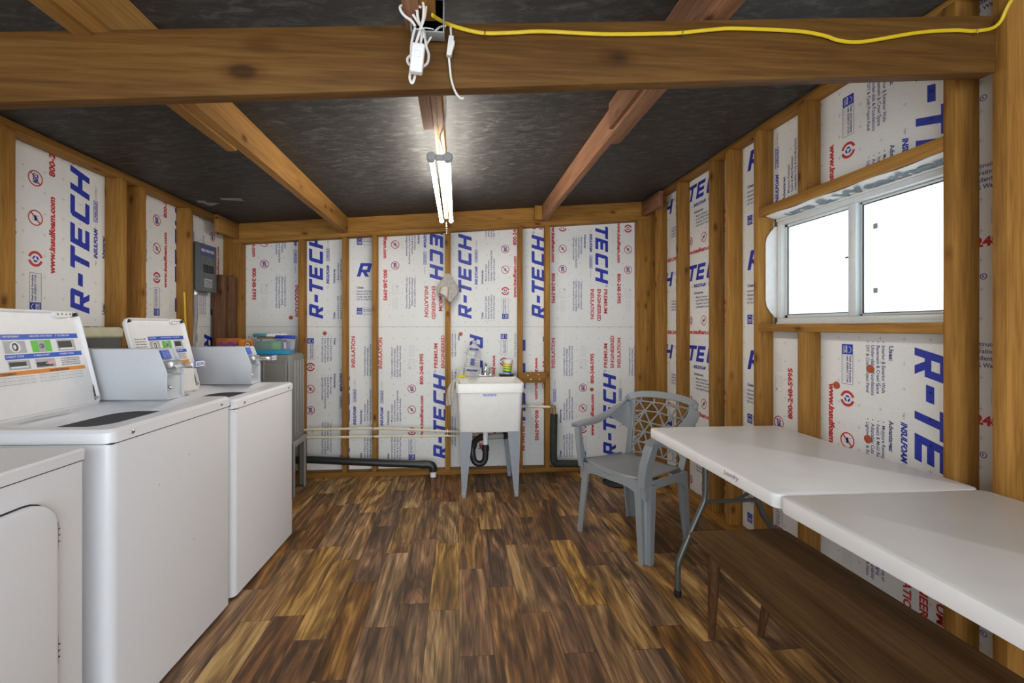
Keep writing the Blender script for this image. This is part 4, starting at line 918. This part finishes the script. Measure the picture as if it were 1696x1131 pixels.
for nm, a, lab in (('detergent_packet', (-.112, -.02, -.06, .05, .0315, .092, 'dkgreen'), 'dark green packet inside the clear tub, left end'), ('detergent_packet', (-.015, .055, -.06, .05, .0315, .094, 'green'), 'bright green packet inside the clear tub, middle'), ('detergent_packet', (.06, .112, -.058, .05, .0315, .09, 'purple'), 'purple and white packet inside the clear tub, right end')):
    b = MB(); b.box(*a[:6], M[a[6]], .006); 
    if a[6] == 'purple': b.box(.078, .092, -.0592, -.058, .04, .085, M['lwhite'])
    if a[6] == 'green': b.box(.0, .03, -.0612, -.06, .045, .08, M['lgreen'])
    lp = Matrix.Translation(Vector((-1.348, 3.40, ZC))) @ Matrix.Rotation(math.radians(6), 4, 'Z')
    b.v = [tuple(lp @ Vector(p)) for p in b.v]; b.build(nm, label=lab, cat='packet')
def world_box(name, c, s, rz_, mat, label, cat, rx=0, ry=0, bev=.004):
    b = MB(); b.box(-s[0]/2, s[0]/2, -s[1]/2, s[1]/2, 0, s[2], mat, bev); T_ = Matrix.Rotation(rz_, 4, 'Z') @ Matrix.Rotation(ry, 4, 'Y') @ Matrix.Rotation(rx, 4, 'X')
    b.v = [tuple(Vector(c)+T_ @ Vector(p)) for p in b.v]; return b.build(name, label=label, cat=cat)
zt2 = ZC+.1135
world_box('card_sleeve', (-1.375, 3.39, zt2), (.15, .11, .012), .05, M['kraft'], 'flat brown card lying on the clear tub', 'card', bev=.002)
world_box('paper_packet', (-1.35, 3.415, zt2+.0125), (.14, .09, .022), -.05, M['lwhite'], 'white paper packet lying on the clear tub', 'packet')
world_box('plastic_packet', (-1.262, 3.38, zt2+.0005), (.13, .10, .022), .1, M['royal'], 'crumpled royal blue packet hanging over the right end of the clear tub', 'packet', ry=.05, bev=.009)
world_box('plastic_packet', (-1.445, 3.41, zt2+.0125), (.10, .09, .024), .0, M['teal'], 'dark teal packet on the left end of the clear tub', 'packet', bev=.008)

# ================================================================ SINK
sk = thing('laundry_sink', 'white plastic laundry sink on grey metal legs against the back wall', 'sink', (.238, 3.495, 0))
b = MB(); X = .251; ya, yb = -.265, .265
b.loft([ring(-.222, .222, ya+.025, yb-.04, .03, .476), ring(-.228, .228, ya+.02, yb-.035, .035, .485), ring(-.24, .24, ya+.01, yb-.02, .035, .764), ring(-X+.002, X-.002, ya+.002, yb, .03, .767), ring(-X, X, ya, yb, .03, .828), ring(-X+.003, X-.003, ya+.003, yb-.003, .03, .834), ring(-X+.012, X-.012, ya+.012, yb-.085, .03, .834), ring(-X+.018, X-.018, ya+.018, yb-.092, .03, .822), ring(-.205, .205, ya+.055, yb-.12, .05, .52), ring(-.18, .18, ya+.08, yb-.15, .05, .51)], M['tub'])
b.build('basin', parent=sk)
b = MB().box(-.055, .045, ya-.0006+.002, ya+.004, .742, .760, M['lwhite']); b.box(-.053, .043, ya+.0012, ya+.0014, .744, .758, M['lblue']); put_text(b, 'UTILATUB', (-.048, ya+.0006, .747), (1, 0, 0), (0, 0, 1), .085, .008, M['lwhite'], .02)
b.v = [(x, y+.006, z) for x, y, z in b.v]; b.build('maker_label', parent=sk, label='small blue and white label')
for sx in (-1, 1):
    for sy in (-1, 1):
        g = MB(); Yf = (ya+.022) if sy < 0 else (yb-.055); e = .0025
        def px_(v): return sx*v
        top = (.221, .128); bot = (.205, .18); xs_ = [px_(top[1]), px_(top[0]), px_(bot[0]), px_(bot[1])]
        g.hexa([(xs_[3], Yf, 0), (xs_[2], Yf, 0), (xs_[2], Yf+e, 0), (xs_[3], Yf+e, 0), (xs_[0], Yf, .482), (xs_[1], Yf, .482), (xs_[1], Yf+e, .482), (xs_[0], Yf+e, .482)], M['leg_grey'])
        yq = .085*(1 if sy < 0 else -1); yq2 = .025*(1 if sy < 0 else -1)
        g.hexa([(xs_[2], Yf, 0), (xs_[2]+sx*e, Yf, 0), (xs_[2]+sx*e, Yf+yq2, 0), (xs_[2], Yf+yq2, 0), (xs_[1], Yf, .482), (xs_[1]+sx*e, Yf, .482), (xs_[1]+sx*e, Yf+yq, .482), (xs_[1], Yf+yq, .482)], M['leg_grey'])
        lg = g.build('leg', parent=sk, label='grey folded metal leg')
        s = MB(); s.lathe([(0, 0), (.005, 0), (.005, -.003), (0, -.004)], (px_(.193), Yf, .03), M['steel'], axis=1, n=10, cap=False); s.build('foot_screw', parent=lg)
f = MB(); fy = yb-.05; f.box(-.09, .065, fy-.028, fy+.028, .8345, .848, M['steel'], .005)
fo = f.build('faucet', parent=sk, label='chrome two-handle faucet')
for x in (-.055, .035): MB().lathe([(.021, .848), (.021, .856), (.016, .866), (.018, .905), (.014, .912), (0, .912)], (x, fy, 0), M['chrome'], n=10, cap=False).build('faucet_handle', parent=fo)
f = MB(); f.lathe([(.016, .848), (.014, .87), (.009, .885)], (-.008, fy, 0), M['chrome'], n=14); f.tube(smooth_path([(-.008, fy, .88), (-.008, fy, .925), (-.008, fy-.02, .948), (-.008, fy-.06, .945), (-.008, fy-.085, .925), (-.008, fy-.088, .905)], 5), .0085, M['chrome'], n=12); f.build('faucet_spout', parent=fo)
f = MB(); f.tube([(-.02, 0, .50), (-.02, 0, .30)], .019, M['white_pl'], n=16); f.build('tailpiece', parent=sk, label='white drain tube')
f = MB(); f.tube(smooth_path([(-.02, 0, .325), (-.02, 0, .23), (-.035, .0, .185), (-.07, .005, .172), (-.105, .01, .19), (-.12, .015, .24), (-.12, .03, .29), (-.1, .05, .335), (-.06, .08, .36)], 5), .024, M['abs'], n=14)
f.tube([(-.02, 0, .31), (-.02, 0, .275)], .03, M['abs'], n=14); f.tube([(-.122, .03, .29), (-.112, .045, .32)], .031, M['abs'], n=14); f.build('trap', parent=sk, label='black curved drain trap')
f = MB(); f.tube([(-.065, .085, .36), (.0, .09, .362)], .026, M['abs'], n=14); f.tube([(.0, .09, .362), (.13, .11, .362)], .024, M['greybin2'], n=14); f.tube([(.13, .11, .362), (.16, .115, .362)], .028, M['abs'], n=14); f.tube([(.155, .115, .362), (.165, .36, .362)], .024, M['abs'], n=14); f.build('waste_pipe', parent=sk)

# things on the sink
ZS = .8345
jg = thing('water_jug', 'empty clear plastic jug with blue print leaning behind the tap', 'jug', (.115, 3.69, ZS), 0)
jg.rotation_euler = (0, math.radians(5), 0)
prof = [(0, 0), (.05, 0), (.062, .008)]
for i in range(9): z = .02+.018*i; prof += [(.068-.0008*i, z), (.063-.0008*i, z+.008)]
prof += [(.063, .19), (.06, .21), (.044, .25), (.022, .268), (.017, .272), (.017, .295)]
MB().lathe([(a*1.0, h_) for a, h_ in prof], (0, 0, 0), M['clear'], n=28, cap=False).build('bottle', parent=jg)
MB().lathe([(.0, .287), (.019, .287), (.019, .302), (0, .302)], (0, 0, 0), M['clear'], n=20, cap=False).build('bottle_neck', parent=jg)
for (a0, a1, z0_, z1_, r0_, r1_) in ((-2.3, -.9, .052, .066, .0685, .068), (-1.9, -1.4, .10, .155, .0675, .0645), (-2.4, -.8, .215, .24, .0575, .0485)):
    b = MB(); n = 10; vs_ = []
    for i in range(n+1):
        a = a0+(a1-a0)*i/n; vs_ += [(r0_*math.cos(a), r0_*math.sin(a), z0_), (r1_*math.cos(a), r1_*math.sin(a), z1_)]
    b.add(vs_, [(2*i, 2*i+2, 2*i+3, 2*i+1) for i in range(n)], M['ink'])
    b.build('printed_label', parent=jg, label='dark blue printed band')
cp_ = thing('plastic_cup', 'white plastic cup with green and yellow stripes standing on the black brush', 'cup', (.41, 3.705, ZS+.0225), 0); cp_.rotation_euler = (0, math.radians(6), 0)
b = MB(); b.lathe([(.0, 0), (.030, 0), (.032, .004), (.041, .115), (.0425, .118), (.0395, .118), (.031, .006), (0, .006)], (0, 0, 0), M['white_pl'], n=26, cap=False); b.build('cup_body', parent=cp_)
b = MB()
for k, mt in enumerate(('lblue', 'green', 'yellowlid', 'green', 'yellowlid', 'green', 'yellowlid', 'lorange')):
    z = .010+.0095*k; rr = .0326+.009*z/.115; b.lathe([(rr, z), (rr+.00072, z+.0092)], (0, 0, 0), M[mt], n=26, cap=False)
b.build('striped_label', parent=cp_, label='yellow and green striped print')
br = MB(); br.box(.345, .468, 3.68, 3.73, ZS+.008, ZS+.022, M['black'], .004)
bro = br.build('scrub_brush', label='black scrubbing brush lying on the back right of the sink rim', cat='brush')
b = MB()
for i in range(16):
    for j in range(4): x, y = -.056+.0075*i, -.018+.012*j; b.cyl((x, y, -.0078), (x, y, .001), .0022, M['black'], n=5)
bo = b.build('bristle', parent=bro); bo['kind'] = 'stuff'
b = MB().lathe([(.0, 0), (.045, 0), (.047, .003), (.047, .012), (.043, .014), (0, .014)], (.042, 3.70, ZS), M['yellowlid'], n=24, cap=False)  # loose yellow lid lying flat on the sink
b.build('yellow_lid', label='round yellow plastic lid on the left back corner of the sink', cat='loose lid')
b = MB().lathe([(.028, .0), (.03, .004), (.034, .055), (.036, .06)], (.018, 3.705, ZS+.0145), M['clear'], n=22, cap=False)
b.build('clear_cup', label='small clear plastic cup standing on the yellow lid', cat='cup')
def cloth(name, grid, mat, label, th=.004):
    n, m_ = len(grid), len(grid[0]); b = MB(); fr_ = [p for r_ in grid for p in r_]
    b.add(fr_, [(i*m_+j, i*m_+j+1, (i+1)*m_+j+1, (i+1)*m_+j) for i in range(n-1) for j in range(m_-1)], mat, True)
    o = b.build(name, label=label, cat='cloth'); md = o.modifiers.new('thick', 'SOLIDIFY'); md.thickness = th; md.offset = 0
    s2 = o.modifiers.new('sub', 'SUBSURF'); s2.levels = 1; s2.render_levels = 2; return o
g = []
for i in range(9):
    f = i/8; row_ = []
    for j in range(7):
        s = j/6; fold = .006*math.sin(j*2.1+i*.5)
        if f < .35: q = f/.35; row_.append((.035-.06*q+fold, 3.42+.15*s-.02*q, .78+.062*min(1, q*1.25)))
        else: q = (f-.35)/.65; row_.append((-.025-.052*s*min(1, q*3)-.010*q+fold*1.3-.008*math.sin(PI*q), 3.42+.13*s*(1-.25*q), .844-.19*q-.03*s*q))
    g.append(row_)
cloth('cleaning_rag', g, M['cloth2'], 'cream rag draped over the left rim of the sink')
# rag on the stud
def rag_pts():
    g = []; top = (-.084, 3.7665, 1.70)
    for i in range(9):
        f = i/8; row_ = []
        for j in range(11):
            s = j/10; xl, xr = top[0]-.012-.082*min(1, f/.75), top[0]+.012+.085*min(1, f/.75)
            x = xl+(xr-xl)*s; bot = .155+.095*(1-abs(s-.62)/.62 if s < .62 else 1-(s-.62)/.38)
            z = top[2]-f*bot+.004*math.sin(j*1.7); y = top[1]-.006-.030*math.sin(PI*s)*f-.012*f*math.sin(j*2.3)
            row_.append((x, y, z))
        g.append(row_)
    return g
ro = cloth('hanging_rag', rag_pts(), M['cloth'], 'grey rag hanging from a nail on the stud above the sink')
g = []
for i in range(6):
    f = i/5; row_ = []
    for j in range(7): s = j/6; row_.append((-.145+.075*s-.01*f-ro.location.x, 3.735-.022*math.sin(PI*s)-.008*f-ro.location.y, 1.575-.085*f*(.6+.5*s)-.028*(1-s)*0+.012*math.sin(PI*s)-ro.location.z))
    g.append(row_)
b = MB(); b.add([p for r_ in g for p in r_], [(i*7+j, i*7+j+1, (i+1)*7+j+1, (i+1)*7+j) for i in range(5) for j in range(6)], M['cloth2'], True); o = b.build('rag_fold', parent=ro, label='paler folded corner'); o.modifiers.new('t', 'SOLIDIFY').thickness = .004

# ================================================================ CHAIR
ch = thing('plastic_armchair', 'grey moulded plastic armchair with a lattice back at the end of the table', 'chair', (1.053, 2.585, 0), math.radians(119))
MC = M['chair']
def leg(sx, front):
    b = MB()
    if front: t0, t1, w0, w1, fx, fy_ = (.235, .205), (.245, .212), .068, .042, .235, .2
    tx, ty, bx2, by2 = (sx*.208, .175, sx*.238, .205) if front else (sx*.185, -.165, sx*.195, -.205)
    wt, wb = (.082, .056) if front else (.066, .042)
    def sq(x, y, w_, z, g_=0.0):  # L-channel ring
        ox, oy = (1 if sx > 0 else -1), (1 if front else -1); h = w_/2
        if front: p = [(h, -h), (h, .1*h), (.35*h, .1*h), (.1*h, .35*h), (.1*h, h), (-h, h), (-h, .6*h), (-.25*h, .6*h), (-.25*h, -.25*h), (.6*h, -.25*h), (.6*h, -h)]
        else: p = [(h, h), (-h, h), (-h, .4*h), (.25*h, .4*h), (.4*h, .25*h), (.4*h, -h), (h, -h)]
        return [(x+ox*a, y+oy*c, z) for a, c in p]
    rr = [sq(bx2, by2, wb, 0), sq(bx2, by2, wb, .015), sq((tx+bx2)/2, (ty+by2)/2, (wt+wb)/2, .2), sq(tx, ty, wt, .405)]
    b.loft(rr, MC, smooth=False); return b.build('leg', parent=ch)
for sx in (-1, 1): leg(sx, True); leg(sx, False)
b = MB()   # seat: dished panel with a rounded front
n = 14; top = []
for i in range(n+1):
    v = i/n; row_ = []
    for j in range(n+1):
        u = -1+2*j/n; y = .235-.42*v-(.03*u*u if v < .01 else 0); hw = .232-.05*v
        x = u*hw; z = .437-.018*(1-u*u)*math.sin(PI*min(1, v*1.1))-.014*v-(.016 if v < .01 else 0)+.006*abs(u)**4
        y -= .022*(u*u)*(1-v)
        row_.append((x, y, z))
    top.append(row_)
vv = [p for r_ in top for p in r_]; k = n+1
b.add(vv, [(i*k+j, i*k+j+1, (i+1)*k+j+1, (i+1)*k+j) for i in range(n) for j in range(n)], MC, True)
so_ = b.build('seat', parent=ch); so_.modifiers.new('t', 'SOLIDIFY').thickness = .006
b = MB()   # aprons with arched lower edge
def apron(p0, p1, z_, drop0, bow, mid):
    m_ = 16; a = []; c = []; 
    for i in range(m_+1):
        f = i/m_; x = p0[0]+(p1[0]-p0[0])*f; y = p0[1]+(p1[1]-p0[1])*f+bow*math.sin(PI*f); e = min(f, 1-f)/.5
        a.append((x, y, z_)); c.append((x, y, z_-mid-(drop0-mid)*(1-min(1, e*1.6))**2))
    nx_, ny_ = -(p1[1]-p0[1]), (p1[0]-p0[0]); L_ = math.hypot(nx_, ny_); dx, dy_ = nx_/L_*.007, ny_/L_*.007
    A2 = [(x+dx, y+dy_, z) for x, y, z in a]; C2 = [(x+dx, y+dy_, z) for x, y, z in c]
    rings = [[a[i], c[i], C2[i], A2[i]] for i in range(m_+1)]; b.loft(rings, MC, smooth=False)
apron((.232, .212, 0), (-.232, .212, 0), .428, .10, .02, .045); apron((-.215, -.17, 0), (.215, -.17, 0), .42, .08, 0, .035)
apron((.238, -.16, 0), (.24, .21, 0), .425, .10, 0, .045) ; apron((-.24, .21, 0), (-.238, -.16, 0), .425, .10, 0, .045)
b.build('seat_apron', parent=ch)
def strap(b, pts, wdt, th, nrm=None):
    """ribbon of width wdt across 'nrm' directions and thickness th"""
    P = [Vector(p) for p in pts]; rings = []
    for i, p in enumerate(P):
        t = (P[min(i+1, len(P)-1)]-P[max(i-1, 0)]).normalized(); w_ = Vector(nrm[i] if isinstance(nrm, list) else nrm); w_ = (w_-t*w_.dot(t)).normalized(); q = t.cross(w_)
        ww = wdt[i] if isinstance(wdt, list) else wdt
        c = []
        for a, h_ in ((-.5, -.35), (-.42, -.5), (.42, -.5), (.5, -.35), (.5, .35), (.42, .5), (-.42, .5), (-.5, .35)): c.append(tuple(p+w_*(a*ww)+q*(h_*th)))
        rings.append(c)
    b.loft(rings, MC)
def back_pt(a, t): # a in -1..1, t 0..1
    hw = .192+.03*t
    return Vector((a*hw, -.178-.085*t-.045*(1-a*a), .44+.335*t))
for sx in (-1, 1):
    b = MB()   # arm post + arm sweeping up to the top of the back
    post = smooth_path([(sx*.222, .196, .40), (sx*.236, .203, .50), (sx*.256, .198, .59), (sx*.266, .19, .645)], 4)
    rg_ = []
    for i, p in enumerate(post):
        f = i/(len(post)-1); ax_, ay_ = .019+.004*f, .036-.010*f
        rg_.append([(p[0]+sx*a_*ax_, p[1]+c_*ay_, p[2]) for a_, c_ in ((1, -1), (1, .75), (.6, 1), (-1, 1), (-1, .7), (.3, .6), (.5, -1))])
    b.loft(rg_, MC, smooth=False); b.build('arm_post', parent=ch)
    b = MB(); ctrl = [(sx*.266, .228, .648), (sx*.272, .14, .656), (sx*.276, .04, .664), (sx*.276, -.06, .688), (sx*.268, -.15, .722), (sx*.248, -.225, .765)]
    arm = smooth_path(ctrl, 5); K_ = len(arm)-1; rg_ = []
    for i, p in enumerate(arm):
        f = i/K_; t_v = (arm[min(i+1, K_)]-arm[max(i-1, 0)]).normalized(); out_ = Vector((sx*(1-.5*f), -.5*f, -.35*f)).normalized(); out_ = (out_-t_v*out_.dot(t_v)).normalized(); dn = t_v.cross(out_)*(1 if sx < 0 else -1)
        if dn.z > 0: dn = -dn
        wd_, dp_ = .031, .020+.022*math.sin(PI*min(1, f*1.1))*.9
        rg_.append([tuple(p+out_*(a_*wd_)+dn*(c_*dp_)) for a_, c_ in ((-1, .1), (-.8, -.15), (0, -.3), (.8, -.15), (1, .15), (1, 1), (.75, 1.05), (.7, .35), (-.7, .3), (-1, .45))])
    b.loft(rg_, MC); b.build('armrest', parent=ch)
b = MB()
arc = []
for i in range(25):
    th = PI*i/24; arc.append((.243*math.cos(th), -.228-.078*math.sin(th)**.9 if 0 < i < 24 else -.228, .762+.05*math.sin(th)**.7 if 0 < i < 24 else .762))
strap(b, arc, .042, .022, [(0, -.25, 1)]*25)
for sx in (-1, 1):
    side = [back_pt(sx, t) for t in (-.06, 0, .15, .3, .45, .6, .75, .9, .98)]; strap(b, side, .036, .014, (1, 0, 0))
    # solid wing between the lattice and the arm
    wing = []
    for i in range(7):
        f = i/6; p0 = back_pt(sx, .38+.58*f); p1 = Vector((sx*(.272-.025*f), -.07-.155*f, .672+.09*f)); wing.append([tuple(p0), tuple(p0.lerp(p1, .33)+Vector((sx*.008, -.012, 0))), tuple(p0.lerp(p1, .66)+Vector((sx*.012, -.012, 0))), tuple(p1)])
    b.add([p for r_ in wing for p in r_], [(i*4+j, i*4+j+1, (i+1)*4+j+1, (i+1)*4+j) for i in range(6) for j in range(3)], MC, True)
bo = b.build('back_frame', parent=ch); 
b = MB()
def ztop(a): return 1.0+.14*(1-a*a)**.5
rowsT = [0.0, .19, .38, .57, .76, .95]
def bar(p, q_, wdt=.0105):
    n_ = 4; pts = []
    for i in range(n_+1):
        f = i/n_; pts.append(back_pt(p[0]+(q_[0]-p[0])*f, p[1]+(q_[1]-p[1])*f))
    b.tube(pts, wdt/2, MC, n=6)
cols_ = 5
nodes = {}
for r_i, t in enumerate(rowsT):
    off_ = 0 if r_i % 2 == 0 else .5
    xs = [-1]+[-1+2*(c_+off_)/cols_ for c_ in range(1 if off_ == 0 else 0, cols_)]+[1]
    jig = random.Random(r_i)
    nodes[r_i] = [(x+(jig.uniform(-.05, .05) if abs(x) < .95 else 0), t+(jig.uniform(-.02, .02) if 0 < r_i < 5 else 0)) for x in xs]
    nodes[r_i] = [n_ for i, n_ in enumerate(nodes[r_i]) if i == 0 or abs(n_[0]-nodes[r_i][i-1][0]) > .08]
for r_i in nodes:
    L_ = nodes[r_i]
    for i in range(len(L_)-1): bar(L_[i], L_[i+1])
    if r_i+1 in nodes:
        U = nodes[r_i+1]
        for p in L_:
            for q_ in sorted(U, key=lambda q: abs(q[0]-p[0]))[:2]:
                if abs(q_[0]-p[0]) < .42 and not (abs(p[0]) > .95 and abs(q_[0]) > .95): bar(p, q_)
for x in (-.8, -.4, 0, .4, .8):
    bar((x*.95, .95), (x, ztop(x)))
b.build('back_lattice', parent=ch, label='triangular lattice of the backrest')
MB().lathe([(.0, 0), (.11, 0), (.115, .01), (.118, .012), (.105, .012), (.1, .004), (0, .004)], (1.27, 3.47, 0), M['black'], n=28, cap=False).build('black_saucer', label='round black saucer on the floor behind the chair', cat='saucer')

# ================================================================ TABLE
TX0, TX1, TZ = .962, 1.642, .742
tb = thing('folding_table', 'long white folding table along the right wall under the window', 'table', (1.302, 1.277, 0))
hx_ = (TX1-TX0)/2
def half(ya, yb, nm, r_far):
    b = MB()
    def rr(i, z, rad): return [(x, y, z) for x, y in rrect(-hx_+i, hx_-i, ya+i, yb-i, rad, 6)]
    b.loft([rr(.012, TZ-.043, .02), rr(.002, TZ-.045, .028), rr(0, TZ-.04, .03), rr(0, TZ-.008, .03), rr(.002, TZ-.002, .028), rr(.007, TZ, .024)], M['table'])
    return b.build(nm, parent=tb)
t1 = half(.0015, .905, 'tabletop', 1); half(-.905, -.0015, 'tabletop', 0)
b = MB()
p0 = onx(1199, 790, TX0); yq = p0[1]-1.277
put_text(b, 'Laundry', (-hx_-.0006, yq, TZ-.024), (0, -1, 0), (0, 0, 1), .085, .0165, M['marker'], -.004, .35)
b.build('handwriting', parent=t1, label='word Laundry handwritten in black marker')
def legset(yl, s):
    b = MB(); g_ = .0135
    for sx, ztop_x in ((-1, .15), (1, .055)):
        xt = -.15 if sx < 0 else .10
        xf = -.283 if sx < 0 else .283
        b.tube(smooth_path([(xt, yl, .70), (xt, yl, .60), (xt, yl, .47), (xt+sx*.012, yl, .42), (xt+sx*.05, yl, .34), (xf-sx*.02, yl, .20), (xf-sx*.002, yl, .15), (xf, yl, .12), (xf, yl, .018)], 4), g_, M['tablesteel'], n=12)
    b.tube([(-.15, yl, .435), (.10, yl, .435)], .009, M['tablesteel'], n=10); b.tube([(-.2, yl, .695), (.2, yl, .695)], .012, M['tablesteel'], n=10)
    b.tube([(0, yl, .435), (0, yl-s*.33, .69)], .008, M['tablesteel'], n=8)
    lo_ = b.build('leg_frame', parent=tb, label='dark steel tube leg frame')
    for xf in (-.283, .283): MB().lathe([(0, 0), (.015, 0), (.016, .004), (.016, .03), (0, .03)], (xf, yl, .0), M['black'], n=14, cap=False).build('foot_cap', parent=lo_, label='black rubber foot')
legset(.72, 1); legset(-.72, -1)
b = MB(); b.tube(smooth_path([(-.27, -.03, .697), (-.27, -.025, .675), (-.27, 0, .668), (-.27, .025, .675), (-.27, .03, .697)], 4), .008, M['tablesteel'], n=8); b.tube([(-.28, .0, .69), (.28, 0, .69)], .009, M['tablesteel'], n=8); b.build('fold_hinge', parent=tb)

# ================================================================ BENCH
be = thing('wooden_bench', 'dark wooden bench pushed partly under the white table', 'bench', (1.118, 1.06, 0))
b = MB(); BL, BW, BZ = .665, .203, .428
def br_(i, z): return [(x, y, z) for x, y in rrect(-BW+i, BW-i, -BL+i, BL-i, .035, 6)]
b.loft([br_(.022, BZ-.022), br_(.004, BZ-.008), br_(0, BZ-.004), br_(.001, BZ)], WBENCH); b.build('seat', parent=be)
b = MB(); b.box(-BW+.045, -BW+.065, -BL+.09, BL-.09, BZ-.062, BZ-.0225, WBENCH, .003); b.box(BW-.065, BW-.045, -BL+.09, BL-.09, BZ-.062, BZ-.0225, WBENCH, .003)
b.box(-BW+.065, BW-.065, BL-.11, BL-.09, BZ-.062, BZ-.0225, WBENCH, .003); b.box(-BW+.065, BW-.065, -BL+.09, -BL+.11, BZ-.062, BZ-.0225, WBENCH, .003); b.build('apron', parent=be)
for sx in (-1, 1):
    for sy in (-1, 1):
        b = MB(); p0 = Vector((sx*(BW-.075), sy*(BL-.075), BZ-.024)); p1 = Vector((sx*(BW-.10)*1.0, sy*(BL-.01), 0)); b.tube([p0, p0.lerp(p1, .15), p0.lerp(p1, .6), p1], .02, WBENCHL, n=14, radii=[.022, .022, .018, .0125]); b.build('leg', parent=be)
